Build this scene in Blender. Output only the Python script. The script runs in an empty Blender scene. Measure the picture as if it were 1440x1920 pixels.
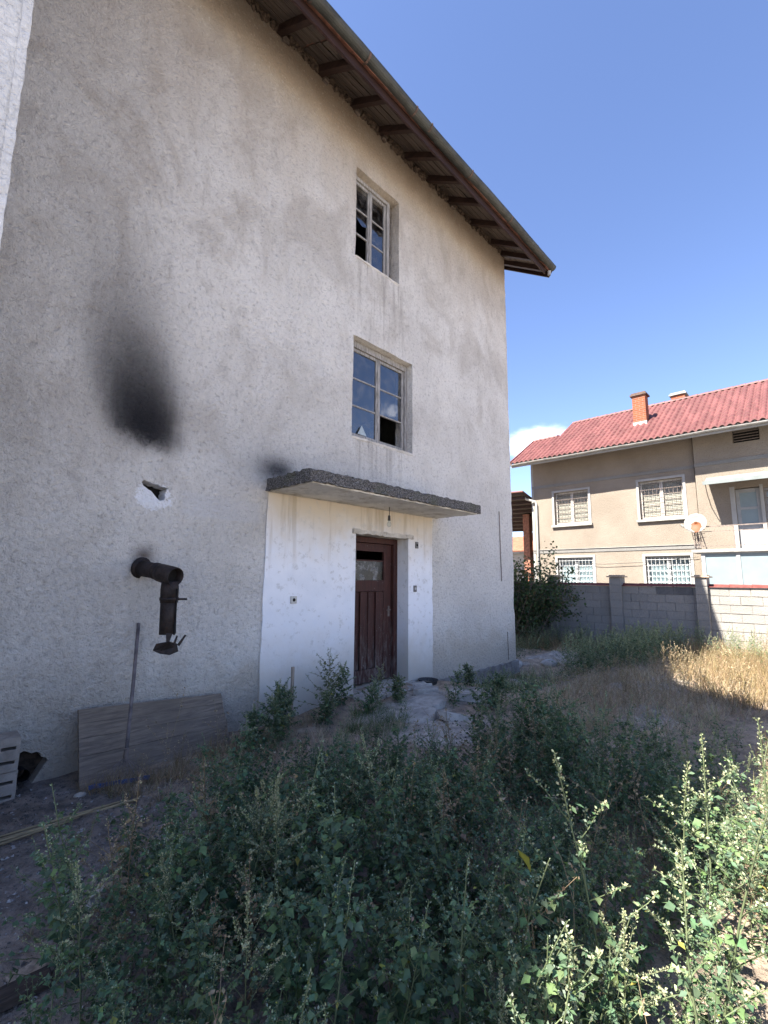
import bpy, bmesh, math, random
import numpy as np
from mathutils import Vector, Matrix

# ------------------------------------------------------------------ camera, sky, sun, exposure
SC = bpy.context.scene
COL = SC.collection
rnd = random.Random(7)

SUN_DIR = Vector((-0.75, 0.22, 1.0)).normalized()      # towards the sun
SUN_EL = math.asin(SUN_DIR.z)
SUN_AZ = math.atan2(SUN_DIR.x, SUN_DIR.y)              # clockwise from +Y

def setup_view():
    f, pitch, roll, yaw = 875.0, math.radians(8.176), math.radians(0.503), math.radians(43.49)
    fw = Vector((math.cos(pitch) * math.cos(yaw), math.cos(pitch) * math.sin(yaw), math.sin(pitch)))
    r = Vector((math.sin(yaw), -math.cos(yaw), 0.0))
    u = r.cross(fw)
    r2 = r * math.cos(roll) + u * math.sin(roll)
    u2 = -r * math.sin(roll) + u * math.cos(roll)
    cam = bpy.data.cameras.new('camera')
    cam.sensor_fit = 'HORIZONTAL'
    cam.sensor_width = 36.0
    cam.lens = 36.0 * f / 1440.0
    cam.clip_start = 0.03
    cam.clip_end = 2000.0
    co = bpy.data.objects.new('camera', cam)
    COL.objects.link(co)
    m = Matrix((r2, u2, -fw)).transposed().to_4x4()
    m.translation = Vector((0.0, -4.6, 1.6))
    co.matrix_world = m
    SC.camera = co
    SC.view_settings.view_transform = 'Standard'
    SC.view_settings.look = 'None'
    SC.view_settings.gamma = 1.0
    SC.view_settings.use_curve_mapping = False
    SC.view_settings.exposure = 2.55
    sun = bpy.data.lights.new('sun', 'SUN')
    sun.energy = 4.4
    sun.angle = math.radians(0.55)
    sun.color = (1.0, 0.93, 0.82)
    so = bpy.data.objects.new('sun', sun)
    COL.objects.link(so)
    so.rotation_euler = SUN_DIR.to_track_quat('Z', 'Y').to_euler()
    so.location = (-20, 6, 30)
    SC.cycles.max_bounces = 6
    SC.cycles.diffuse_bounces = 4
    SC.cycles.transparent_max_bounces = 12
    SC.cycles.use_denoising = True
setup_view()

# ------------------------------------------------------------------ node helper
class G:
    """A tiny expression layer over a node tree."""
    def __init__(self, tree):
        self.t = tree
    def n(self, typ, **kw):
        nd = self.t.nodes.new(typ)
        for k, v in kw.items():
            setattr(nd, k, v)
        return nd
    def put(self, sock, v):
        if isinstance(v, S):
            self.t.links.new(v.s, sock)
        elif isinstance(v, bpy.types.NodeSocket):
            self.t.links.new(v, sock)
        else:
            if sock.type == 'RGBA' and len(v) == 3:
                v = (*v, 1.0)
            sock.default_value = v
    def math(self, op, a, b=0.0, c=0.0, clamp=False):
        nd = self.n('ShaderNodeMath', operation=op, use_clamp=clamp)
        self.put(nd.inputs[0], a); self.put(nd.inputs[1], b); self.put(nd.inputs[2], c)
        return S(self, nd.outputs[0])
    def pos(self):
        return S(self, self.n('ShaderNodeNewGeometry').outputs['Position'])
    def xyz(self, v):
        nd = self.n('ShaderNodeSeparateXYZ'); self.put(nd.inputs[0], v)
        return [S(self, o) for o in nd.outputs]
    def comb(self, x, y, z):
        nd = self.n('ShaderNodeCombineXYZ')
        for i, v in enumerate((x, y, z)):
            self.put(nd.inputs[i], v)
        return S(self, nd.outputs[0])
    def scale(self, v, sc):
        nd = self.n('ShaderNodeVectorMath', operation='MULTIPLY')
        self.put(nd.inputs[0], v); nd.inputs[1].default_value = sc
        return S(self, nd.outputs[0])
    def noise(self, v, scale, detail=3.0, rough=0.55, dist=0.0):
        nd = self.n('ShaderNodeTexNoise')
        self.put(nd.inputs['Vector'], v)
        nd.inputs['Scale'].default_value = scale; nd.inputs['Detail'].default_value = detail
        nd.inputs['Roughness'].default_value = rough; nd.inputs['Distortion'].default_value = dist
        return S(self, nd.outputs['Fac'])
    def vor(self, v, scale, feature='F1', out='Distance', rand=1.0):
        nd = self.n('ShaderNodeTexVoronoi', feature=feature)
        self.put(nd.inputs['Vector'], v); nd.inputs['Scale'].default_value = scale
        nd.inputs['Randomness'].default_value = rand
        return S(self, nd.outputs[out])
    def ss(self, x, a, b):
        nd = self.n('ShaderNodeMapRange', interpolation_type='SMOOTHSTEP')
        self.put(nd.inputs[0], x); nd.inputs[1].default_value = a; nd.inputs[2].default_value = b
        return S(self, nd.outputs[0])
    def mix(self, f, a, b, mode='MIX'):
        nd = self.n('ShaderNodeMix', data_type='RGBA', blend_type=mode)
        self.put(nd.inputs[0], f); self.put(nd.inputs[6], a); self.put(nd.inputs[7], b)
        return S(self, nd.outputs[2])
    def attr(self, name, out='Color'):
        return S(self, self.n('ShaderNodeAttribute', attribute_name=name).outputs[out])
    def objrand(self):
        return S(self, self.n('ShaderNodeObjectInfo').outputs['Random'])
    def bump(self, h, dist=0.01, strength=1.0):
        nd = self.n('ShaderNodeBump'); self.put(nd.inputs['Height'], h)
        nd.inputs['Distance'].default_value = dist; nd.inputs['Strength'].default_value = strength
        return S(self, nd.outputs[0])

class S:
    def __init__(self, g, s): self.g, self.s = g, s
    def __add__(self, o): return self.g.math('ADD', self, o)
    __radd__ = __add__
    def __mul__(self, o): return self.g.math('MULTIPLY', self, o)
    __rmul__ = __mul__
    def __sub__(self, o): return self.g.math('SUBTRACT', self, o)
    def __rsub__(self, o): return self.g.math('SUBTRACT', o, self)
    def __truediv__(self, o): return self.g.math('DIVIDE', self, o)
    def exp(self): return self.g.math('EXPONENT', self)
    def sat(self): return self.g.math('ADD', self, 0.0, clamp=True)
    def mx(self, o): return self.g.math('MAXIMUM', self, o)
    def mn(self, o): return self.g.math('MINIMUM', self, o)

MATS = {}
def material(name, fn, rough=0.85, spec=0.3, metal=0.0, **kw):
    """fn(g, p) returns (colour, bump normal or None, roughness or None)."""
    m = bpy.data.materials.new(name)
    m.use_nodes = True
    b = m.node_tree.nodes['Principled BSDF']
    g = G(m.node_tree)
    b.inputs['Roughness'].default_value = rough
    b.inputs['Specular IOR Level'].default_value = spec
    b.inputs['Metallic'].default_value = metal
    c, n, r = (list(fn(g, g.pos())) + [None, None])[:3]
    g.put(b.inputs['Base Color'], c)
    if n is not None: g.put(b.inputs['Normal'], n)
    if r is not None: g.put(b.inputs['Roughness'], r)
    MATS[name] = m
    return m

def simple(name, col, var=0.25, scale=6.0, bump=0.0, bscale=60.0, rough=0.8, spec=0.3, metal=0.0, dirt=None, stretch=(1, 1, 1)):
    def fn(g, p):
        q = g.scale(p, stretch)
        n1 = g.noise(q, scale, 5.0, 0.6)
        dark = tuple(c * (1 - var) for c in col); lite = tuple(min(1, c * (1 + var)) for c in col)
        c = g.mix(g.ss(n1, 0.3, 0.7), dark, lite)
        if dirt:
            c = g.mix(g.ss(g.noise(q, scale * 2.7, 6.0, 0.65), 0.52, 0.68) * dirt[1], c, dirt[0])
        nn = g.bump(g.noise(q, bscale, 4.0, 0.6), bump) if bump else None
        return c, nn, None
    return material(name, fn, rough, spec, metal)

# ------------------------------------------------------------------ sky
def make_world():
    w = bpy.data.worlds.new('World'); SC.world = w; w.use_nodes = True
    t = w.node_tree; g = G(t); bg = t.nodes['Background']
    sky = g.n('ShaderNodeTexSky', sky_type='NISHITA')
    sky.sun_disc = False
    sky.sun_elevation = SUN_EL
    sky.sun_rotation = SUN_AZ
    sky.altitude = 500.0
    sky.air_density = 1.0
    sky.dust_density = 0.4
    sky.ozone_density = 4.5
    d = S(g, g.n('ShaderNodeTexCoord').outputs['Generated'])
    x, y, z = g.xyz(d)
    # a belt of low fair-weather clouds round the horizon, drawn from noise
    q = g.scale(d, (1.0, 1.0, 2.6))
    n = g.noise(q, 3.1, 7.0, 0.6, 0.25)
    band = g.ss(z, 0.0, 0.05) * (1.0 - g.ss(z, 0.15, 0.27))
    cl = g.ss(n, 0.50, 0.66) * band * 0.85
    base = S(g, sky.outputs[0])
    base = g.mix(1.0, base, (1.03, 0.935, 1.0), 'MULTIPLY')
    # one small heap of cloud low over the neighbour's roof, another to the south-east
    def heap(cx, cy, cz, wa, wz, lo, hi):
        side = (x * -cy + y * cx) / math.hypot(cx, cy)
        fwd = g.ss(x * cx + y * cy, 0.5, 0.6)
        u = side / wa; v = (z - cz) / wz
        return g.ss(((u * u + v * v) * -1.0).exp() + (g.noise(q, 9.0, 7.0, 0.62) - 0.5) * 1.1, lo, hi) * fwd
    cl = cl.mx(heap(0.905, 0.405, 0.270, 0.085, 0.040, 0.30, 1.05) * 0.75)
    cl = cl.mx(heap(0.69, -0.633, 0.345, 0.028, 0.013, 0.35, 0.95) * 0.6)
    col = g.mix(cl, base, (9.5, 10.0, 11.4))
    g.put(bg.inputs[0], col)
    bg.inputs[1].default_value = 0.056
make_world()

# ------------------------------------------------------------------ mesh helpers
class MB:
    def __init__(self): self.v = []; self.f = []
    def face(self, *pts):
        i = len(self.v); self.v += [tuple(p) for p in pts]; self.f.append(tuple(range(i, i + len(pts)))); return self
    def box(self, x0, x1, y0, y1, z0, z1, jit=0.0, M=None):
        if x0 > x1: x0, x1 = x1, x0
        if y0 > y1: y0, y1 = y1, y0
        if z0 > z1: z0, z1 = z1, z0
        i = len(self.v)
        for z in (z0, z1):
            for y in (y0, y1):
                for x in (x0, x1):
                    p = Vector((x + rnd.uniform(-jit, jit), y + rnd.uniform(-jit, jit), z + rnd.uniform(-jit, jit)))
                    if M is not None: p = M @ p
                    self.v.append(tuple(p))
        for q in ((0, 2, 3, 1), (4, 5, 7, 6), (0, 1, 5, 4), (2, 6, 7, 3), (0, 4, 6, 2), (1, 3, 7, 5)):
            self.f.append(tuple(i + k for k in q))
        return self
    def bar(self, a, b, w, h, up=(0, 0, 1)):
        a, b = Vector(a), Vector(b); d = b - a; L = d.length; d.normalize()
        up = Vector(up)
        if abs(d.dot(up)) > 0.98: up = Vector((0, 1, 0))
        s = d.cross(up).normalized(); u = s.cross(d)
        M = Matrix((s, d, u)).transposed().to_4x4(); M.translation = a
        return self.box(-w / 2, w / 2, 0, L, -h / 2, h / 2, M=M)
    def tube(self, pts, r, n=10, cap=True, r_in=None):
        pts = [Vector(p) for p in pts]; k = len(pts)
        rs = r if isinstance(r, (list, tuple)) else [r] * k
        i0 = len(self.v); prev = None
        for j, p in enumerate(pts):
            d = (pts[min(j + 1, k - 1)] - pts[max(j - 1, 0)]).normalized()
            if prev is None:
                a = Vector((0, 0, 1)) if abs(d.z) < 0.9 else Vector((1, 0, 0))
                s = d.cross(a).normalized()
            else:
                s = (prev - d * prev.dot(d)).normalized()
            prev = s; u = d.cross(s)
            for m in range(n):
                a = 2 * math.pi * m / n
                self.v.append(tuple(p + (s * math.cos(a) + u * math.sin(a)) * rs[j]))
        for j in range(k - 1):
            for m in range(n):
                a = i0 + j * n + m; b = i0 + j * n + (m + 1) % n
                self.f.append((a, b, b + n, a + n))
        if cap:
            self.f.append(tuple(i0 + m for m in reversed(range(n))))
            self.f.append(tuple(i0 + (k - 1) * n + m for m in range(n)))
        return self
    def lathe(self, prof, c=(0, 0, 0), n=20, M=None):
        i0 = len(self.v)
        for r, z in prof:
            for m in range(n):
                a = 2 * math.pi * m / n
                p = Vector((r * math.cos(a), r * math.sin(a), z))
                if M is not None: p = M @ p
                self.v.append(tuple(p + Vector(c)))
        for j in range(len(prof) - 1):
            for m in range(n):
                a = i0 + j * n + m; b = i0 + j * n + (m + 1) % n
                self.f.append((a, b, b + n, a + n))
        return self
    def build(self, name, mat, parent=None, smooth=False, bevel=0.0, loc=None, solid=0.0):
        return mk(name, self.v, self.f, mat, parent, smooth, bevel, loc, solid)

def base_of(o):
    v = Vector((0, 0, 0))
    while o is not None:
        v += Vector(o.location); o = o.parent
    return v

def mk(name, v, f, mat, parent=None, smooth=False, bevel=0.0, loc=None, solid=0.0):
    """World-space vertices become one mesh object (under parent, or at loc)."""
    off = base_of(parent) + (Vector(loc) if loc is not None else Vector((0, 0, 0)))
    me = bpy.data.meshes.new(name)
    me.from_pydata([(a[0] - off.x, a[1] - off.y, a[2] - off.z) for a in v], [], f)
    me.update()
    if smooth:
        me.polygons.foreach_set('use_smooth', [True] * len(me.polygons))
    if mat is not None: me.materials.append(MATS[mat] if isinstance(mat, str) else mat)
    o = bpy.data.objects.new(name, me); COL.objects.link(o)
    if parent is not None: o.parent = parent
    if loc is not None: o.location = loc
    if solid:
        sm = o.modifiers.new('solid', 'SOLIDIFY'); sm.thickness = solid; sm.offset = 0
    if bevel:
        bm = o.modifiers.new('bevel', 'BEVEL'); bm.width = bevel; bm.segments = 2; bm.limit_method = 'ANGLE'
    return o

def empty(name, loc, label=None, cat=None, group=None):
    o = bpy.data.objects.new(name, None); COL.objects.link(o); o.location = loc
    o.empty_display_size = 0.2
    return tag(o, label, cat, group)
def tag(o, label=None, cat=None, group=None, kind=None):
    if label: o['label'] = label
    if cat: o['category'] = cat
    if group: o['group'] = group
    if kind: o['kind'] = kind
    return o

def pierced(name, outer, holes, thick, mat, parent, place, kind=None):
    """A wall from a 2-D outline with holes; place(a, b, d) gives the 3-D point at depth d."""
    bm = bmesh.new(); loops = []
    for lp in [outer] + holes:
        vs = [bm.verts.new((p[0], p[1], 0)) for p in lp]
        loops.append(vs)
        for i in range(len(vs)): bm.edges.new((vs[i], vs[(i + 1) % len(vs)]))
    bmesh.ops.triangle_fill(bm, edges=bm.edges[:], use_beauty=True)
    bm.verts.index_update()
    n = len(bm.verts)
    V = [place(v.co.x, v.co.y, 0.0) for v in bm.verts] + [place(v.co.x, v.co.y, thick) for v in bm.verts]
    F = []
    for f in bm.faces:
        ids = [v.index for v in f.verts]
        F.append(tuple(ids)); F.append(tuple(n + i for i in reversed(ids)))
    for lp in loops:
        for i in range(len(lp)):
            a, b = lp[i].index, lp[(i + 1) % len(lp)].index
            F.append((a, b, b + n, a + n))
    bm.free()
    me = bpy.data.meshes.new(name); off = base_of(parent)
    me.from_pydata([tuple(Vector(p) - off) for p in V], [], F)
    b2 = bmesh.new(); b2.from_mesh(me); bmesh.ops.recalc_face_normals(b2, faces=b2.faces[:]); b2.to_mesh(me); b2.free()
    me.materials.append(MATS[mat])
    o = bpy.data.objects.new(name, me); COL.objects.link(o); o.parent = parent
    if kind: o['kind'] = kind
    return o

def rect(x0, x1, z0, z1, j=0.0, n=1):
    P = []
    cs = [(x0, z0), (x1, z0), (x1, z1), (x0, z1)]
    for i in range(4):
        a, b = cs[i], cs[(i + 1) % 4]
        for k in range(n):
            t = k / n
            P.append((a[0] + (b[0] - a[0]) * t + rnd.uniform(-j, j), a[1] + (b[1] - a[1]) * t + rnd.uniform(-j, j)))
    return P
# ------------------------------------------------------------------ materials
def plaster_fn(white):
    def fn(g, p):
        x, y, z = g.xyz(p)
        big = g.noise(p, 0.55, 4.0, 0.6, 0.3)
        mid = g.noise(p, 3.0, 5.0, 0.6)
        fine = g.noise(p, 30.0, 4.0, 0.66, 0.15)
        micro = g.noise(p, 70.0, 3.0, 0.6)
        rough = g.noise(p, 19.0, 5.0, 0.70, 0.35)
        if white:
            c = g.mix(g.ss(mid, 0.3, 0.72), (0.74, 0.76, 0.80), (0.82, 0.83, 0.86))
            # rain-brown stain under the canopy, spatter and peeling at the foot
            s = g.ss(z + big * 0.9 + mid * 0.7, 2.55, 3.25)
            c = g.mix(s * 0.75, c, (0.50, 0.41, 0.28))
            drip = g.noise(g.scale(p, (9.0, 9.0, 0.6)), 1.0, 4.0, 0.6)
            c = g.mix(g.ss(drip, 0.50, 0.66) * g.ss(z, 1.5, 2.5) * 0.6, c, (0.36, 0.30, 0.22))
            foot = 1.0 - g.ss(z - mid * 0.8, -0.25, 0.85)
            c = g.mix(foot * 0.75, c, (0.40, 0.34, 0.25))
            blot = g.noise(p, 11.0, 6.0, 0.7)
            c = g.mix(g.ss(blot, 0.54, 0.66) * 0.50, c, (0.46, 0.45, 0.43))
            h = mid * 0.5 + fine * 0.22 + micro * 0.05
            return c, g.bump(h, 0.012), None
        c = g.mix(g.ss(big, 0.32, 0.68), (0.61, 0.585, 0.545), (0.75, 0.725, 0.68))
        c = g.mix(g.ss(mid, 0.35, 0.75) * 0.3, c, (0.76, 0.74, 0.715))
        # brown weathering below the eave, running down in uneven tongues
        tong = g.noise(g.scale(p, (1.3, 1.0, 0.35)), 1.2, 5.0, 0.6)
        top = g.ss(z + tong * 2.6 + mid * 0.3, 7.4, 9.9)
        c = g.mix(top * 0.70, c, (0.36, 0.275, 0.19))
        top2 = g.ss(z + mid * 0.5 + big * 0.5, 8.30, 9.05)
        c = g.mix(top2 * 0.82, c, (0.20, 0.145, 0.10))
        # brown stain and painted light falloff, darker towards the upper left
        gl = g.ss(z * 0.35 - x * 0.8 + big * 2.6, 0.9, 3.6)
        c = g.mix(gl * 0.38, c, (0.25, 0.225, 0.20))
        # ground splash at the foot
        foot = 1.0 - g.ss(z - mid * 1.0 - big * 0.3, -0.35, 0.30)
        c = g.mix(foot * 0.55, c, (0.42, 0.33, 0.22))
        # shade in the pits of the spattered render, painted in as colour speckle
        c = g.mix(g.ss(rough, 0.50, 0.36) if False else (1.0 - g.ss(rough, 0.30, 0.50)) * 0.48, c, (0.26, 0.25, 0.24))
        c = g.mix(g.ss(fine, 0.56, 0.74) * 0.35, c, (0.86, 0.85, 0.83))
        c = g.mix((1.0 - g.ss(fine, 0.28, 0.46)) * 0.40, c, (0.24, 0.23, 0.22))
        # rain runs below the two sills
        run = g.noise(g.scale(p, (11.0, 1.0, 0.5)), 1.5, 4.0, 0.6)
        below = g.ss(z, 4.6, 6.2) * (1.0 - g.ss(z, 6.24, 6.27)) + g.ss(z, 2.7, 3.5) * (1.0 - g.ss(z, 3.52, 3.55))
        inx = g.ss(x, 4.12, 4.3) * (1.0 - g.ss(x, 5.2, 5.5))
        runs = g.ss(run, 0.46, 0.66) * below * inx
        # broad dirty clouds of old grime, strongest high up and to the left
        gr = g.noise(g.scale(p, (1.0, 1.0, 0.8)), 1.15, 7.0, 0.68, 0.8)
        gr2 = g.noise(g.scale(p, (1.0, 1.0, 0.55)), 4.2, 6.0, 0.7, 0.5)
        reg = (g.ss(z, 1.2, 7.5) * 0.6 + 0.12 + (1.0 - g.ss(x, 0.5, 4.5)) * 0.35).sat()
        c = g.mix(g.ss(gr, 0.44, 0.66) * reg * 0.62, c, (0.34, 0.295, 0.245))
        c = g.mix(g.ss(gr2, 0.50, 0.68) * reg * 0.40, c, (0.30, 0.265, 0.23))
        c = g.mix(runs * 0.5, c, (0.27, 0.24, 0.21))
        # thin hair cracks
        ck = g.noise(p, 0.9, 6.0, 0.62, 0.2)
        dd = g.math('ABSOLUTE', ck - 0.53)
        c = g.mix((1.0 - g.ss(dd, 0.0, 0.0022)) * g.ss(mid, 0.48, 0.6) * 0.45, c, (0.20, 0.18, 0.16))
        # soot from the stove pipe: dense blot above the old flue hole, fading upwards
        zz = z - 2.68 + (mid - 0.5) * 0.24 + (rough - 0.5) * 0.14
        cx = 1.60 - zz * 0.21 + (mid - 0.5) * 0.10
        wd = 0.255 + zz.mx(0.0) * 0.24
        wd = wd.mn(0.46)
        strk = g.noise(g.scale(p, (7.0, 1.0, 0.9)), 1.6, 5.0, 0.65)
        u = (x - cx) / (wd * (0.72 + strk * 0.30))
        prof = (u * u * u * u * -0.25 - u * u * 0.55).exp()
        rise = g.ss(zz, 0.0, 0.34)
        fall = ((zz - 0.42).mx(0.0) * -1.0).exp()
        soot = prof * rise * fall * (0.80 + strk * 0.15 + rough * 0.35 + (fine - 0.5) * 0.3)
        soot = 1.0 - (soot * soot * -3.6 - soot * 0.45).exp()
        c = g.mix(soot, c, (0.014, 0.014, 0.017))
        # second smear where smoke crept along the canopy
        u2 = (x - 3.02 + (mid - 0.5) * 0.2) / 0.27; v2 = (z - 2.85 + (rough - 0.5) * 0.12) / 0.15
        s2 = ((u2 * u2 + v2 * v2) * -1.0).exp() * (0.75 + rough * 0.35)
        u3 = (x - 3.7) / 0.55; v3 = (z - 2.84) / 0.09
        s2 = s2.mx(((u3 * u3 + v3 * v3) * -1.0).exp() * 0.45)
        c = g.mix(s2 * (0.75 + fine * 0.5), c, (0.05, 0.05, 0.055))
        # soot halo round the pipe and under the flue hole
        u4 = (x - 1.62) / 0.10; v4 = (z - 1.80) / 0.08
        c = g.mix(((u4 * u4 + v4 * v4) * -1.0).exp() * 0.8, c, (0.06, 0.04, 0.03))
        # patched bare band where a duct was filled with smoother mortar
        patch = g.ss(x, 1.9, 2.0) * (1.0 - g.ss(x, 2.75, 2.9)) * g.ss(z + mid * 0.06, 2.21, 2.26) * (1.0 - g.ss(z + mid * 0.06, 2.44, 2.50))
        c = g.mix(patch * 0.5, c, (0.62, 0.62, 0.63))
        u5 = (x - 1.67) / 0.20; v5 = (z - 2.36) / 0.15
        w = g.ss(((u5 * u5 + v5 * v5) * -1.0).exp() + (rough - 0.5) * 1.5 + (mid - 0.5) * 0.6, 0.40, 0.62)
        c = g.mix(w * (0.55 + fine * 0.6), c, (0.86, 0.88, 0.92))
        h = rough * 1.0 + fine * 0.6 + micro * 0.25 + mid * 0.6
        return c, g.bump(h, 0.045), None
    return fn
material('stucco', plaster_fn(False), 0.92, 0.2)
material('white_paint_plaster', plaster_fn(True), 0.8, 0.25)
def pale_fn(g, p):
    fine = g.noise(p, 30.0, 5.0, 0.65, 1.0); big = g.noise(p, 1.0, 4.0, 0.6)
    c = g.mix(g.ss(big, 0.3, 0.7), (0.58, 0.58, 0.57), (0.66, 0.66, 0.65))
    c = g.mix((1.0 - g.ss(fine, 0.3, 0.46)) * 0.6, c, (0.26, 0.27, 0.30))
    return c, g.bump(fine, 0.022)
material('pale_stucco', pale_fn, 0.9, 0.2)
simple('reveal_plaster', (0.50, 0.47, 0.42), 0.2, 3.0, 0.006, 30, 0.9, 0.2, dirt=((0.22, 0.19, 0.16), 0.7))
simple('plinth_concrete', (0.22, 0.205, 0.19), 0.3, 5.0, 0.01, 40, 0.95, dirt=((0.09, 0.085, 0.08), 0.6))
def canopy_fn(g, p):
    x, y, z = g.xyz(p)
    v = g.vor(p, 55.0); n = g.noise(p, 60.0, 4.0, 0.7); big = g.noise(p, 3.0, 4.0, 0.6)
    c = g.mix(g.ss(n, 0.35, 0.68), (0.045, 0.042, 0.040), (0.28, 0.27, 0.26))
    c = g.mix(g.ss(big, 0.5, 0.7) * 0.5, c, (0.12, 0.13, 0.08))
    return c, g.bump(n * 1.0 + v * 0.8, 0.03)
material('mossy_concrete', canopy_fn, 0.95, 0.15)
simple('canopy_soffit', (0.56, 0.54, 0.50), 0.16, 2.2, 0.008, 14, 0.85, 0.2, dirt=((0.30, 0.26, 0.20), 0.75))
def wood_fn(col, dark, sx=(1, 1, 1), amt=0.7, bump=0.004):
    def fn(g, p):
        q = g.scale(p, sx)
        n = g.noise(q, 14.0, 6.0, 0.65, 0.4); b = g.noise(p, 1.7, 4.0, 0.6)
        c = g.mix(g.ss(n, 0.3, 0.7), dark, col)
        c = g.mix(g.ss(b, 0.45, 0.7) * amt * 0.6, c, tuple(k * 0.55 for k in col))
        r = g.objrand()
        c = g.mix(r * 0.35, c, tuple(k * 0.6 for k in col))
        return c, g.bump(n, bump)
    return fn
material('soffit_wood', wood_fn((0.17, 0.14, 0.12), (0.045, 0.034, 0.030), (0.12, 3, 3)), 0.85, 0.2)
material('rafter_wood', wood_fn((0.050, 0.026, 0.020), (0.018, 0.010, 0.009), (2, 0.3, 1)), 0.75, 0.3)
material('fascia_wood', wood_fn((0.034, 0.014, 0.012), (0.016, 0.008, 0.007), (0.15, 2, 2)), 0.65, 0.35)
def door_fn(g, p):
    x, y, z = g.xyz(p)
    c, nn = wood_fn((0.080, 0.028, 0.022), (0.030, 0.013, 0.011), (4, 4, 0.25), 0.8)(g, p)
    n = g.noise(g.scale(p, (3, 3, 0.6)), 9.0, 6.0, 0.7)
    w = g.ss(n - z * 0.12, 0.38, 0.60) * (1.0 - g.ss(z, 0.3, 1.5))
    c = g.mix(w * 0.55, c, (0.20, 0.18, 0.165))
    c = g.mix(g.ss(g.noise(p, 45.0, 3.0), 0.66, 0.72) * 0.6, c, (0.28, 0.25, 0.23))
    return c, nn
material('door_wood', door_fn, 0.66, 0.3)
material('door_wood_plain', wood_fn((0.085, 0.028, 0.022), (0.035, 0.014, 0.012), (4, 4, 0.25), 0.8), 0.62, 0.35)
material('grey_window_wood', wood_fn((0.40, 0.39, 0.38), (0.13, 0.12, 0.11), (4, 4, 0.5), 0.8), 0.85, 0.2)
material('board_wood', wood_fn((0.27, 0.215, 0.165), (0.115, 0.095, 0.08), (0.3, 2, 4), 1.0), 0.85, 0.2)
material('stake_wood', wood_fn((0.42, 0.35, 0.28), (0.22, 0.17, 0.13), (4, 4, 0.4)), 0.85, 0.2)
material('dark_plank', wood_fn((0.085, 0.065, 0.055), (0.03, 0.025, 0.02), (0.5, 3, 3)), 0.9, 0.2)
material('yellow_cane', wood_fn((0.42, 0.33, 0.18), (0.20, 0.15, 0.09), (0.5, 5, 5), 0.5), 0.6, 0.35)
simple('gutter_metal', (0.040, 0.043, 0.039), 0.35, 5.0, 0.003, 50, 0.6, 0.4, 0.15, dirt=((0.055, 0.045, 0.04), 0.6))
simple('gutter_clip', (0.09, 0.06, 0.05), 0.3, 20.0)
simple('white_plastic', (0.36, 0.355, 0.34), 0.1, 8.0, rough=0.5)
simple('rusty_pipe', (0.030, 0.024, 0.023), 0.5, 14.0, 0.004, 60, 0.7, 0.35, 0.3, dirt=((0.06, 0.032, 0.022), 0.6))
simple('pipe_black', (0.010, 0.009, 0.009), 0.3, 20.0, 0.0, 60, 0.9)
simple('old_roof_tile', (0.22, 0.10, 0.07), 0.35, 9.0, 0.006, 40, 0.9, dirt=((0.10, 0.10, 0.08), 0.5))
simple('crumbs', (0.075, 0.055, 0.042), 0.5, 20.0, 0.01, 40, 1.0)
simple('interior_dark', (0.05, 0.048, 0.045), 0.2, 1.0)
simple('interior_ceiling', (0.16, 0.15, 0.14), 0.2, 1.0)
simple('socket_plastic', (0.16, 0.155, 0.15), 0.3, 30.0, rough=0.55)
simple('socket_light', (0.46, 0.45, 0.42), 0.15, 30.0, rough=0.55)
simple('handle_grey', (0.15, 0.13, 0.13), 0.3, 12.0, rough=0.75, dirt=((0.07, 0.05, 0.05), 0.5))
simple('blue_plastic', (0.05, 0.08, 0.19), 0.25, 12.0, rough=0.5)
simple('hollow_block', (0.33, 0.29, 0.25), 0.2, 8.0, 0.006, 60, 0.95, dirt=((0.19, 0.16, 0.14), 0.6))
simple('shard', (0.34, 0.40, 0.42), 0.2, 14.0, rough=0.35)
simple('black_pot', (0.04, 0.04, 0.042), 0.3, 14.0, rough=0.7, dirt=((0.12, 0.11, 0.10), 0.5))
simple('sand_concrete', (0.42, 0.39, 0.345), 0.25, 5.0, 0.02, 30, 0.98, dirt=((0.2, 0.19, 0.18), 0.5))
simple('rubble', (0.30, 0.29, 0.28), 0.5, 9.0, 0.004, 60, 0.95)
simple('black_wire', (0.02, 0.02, 0.02), 0.2, 10.0, rough=0.6)
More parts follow.
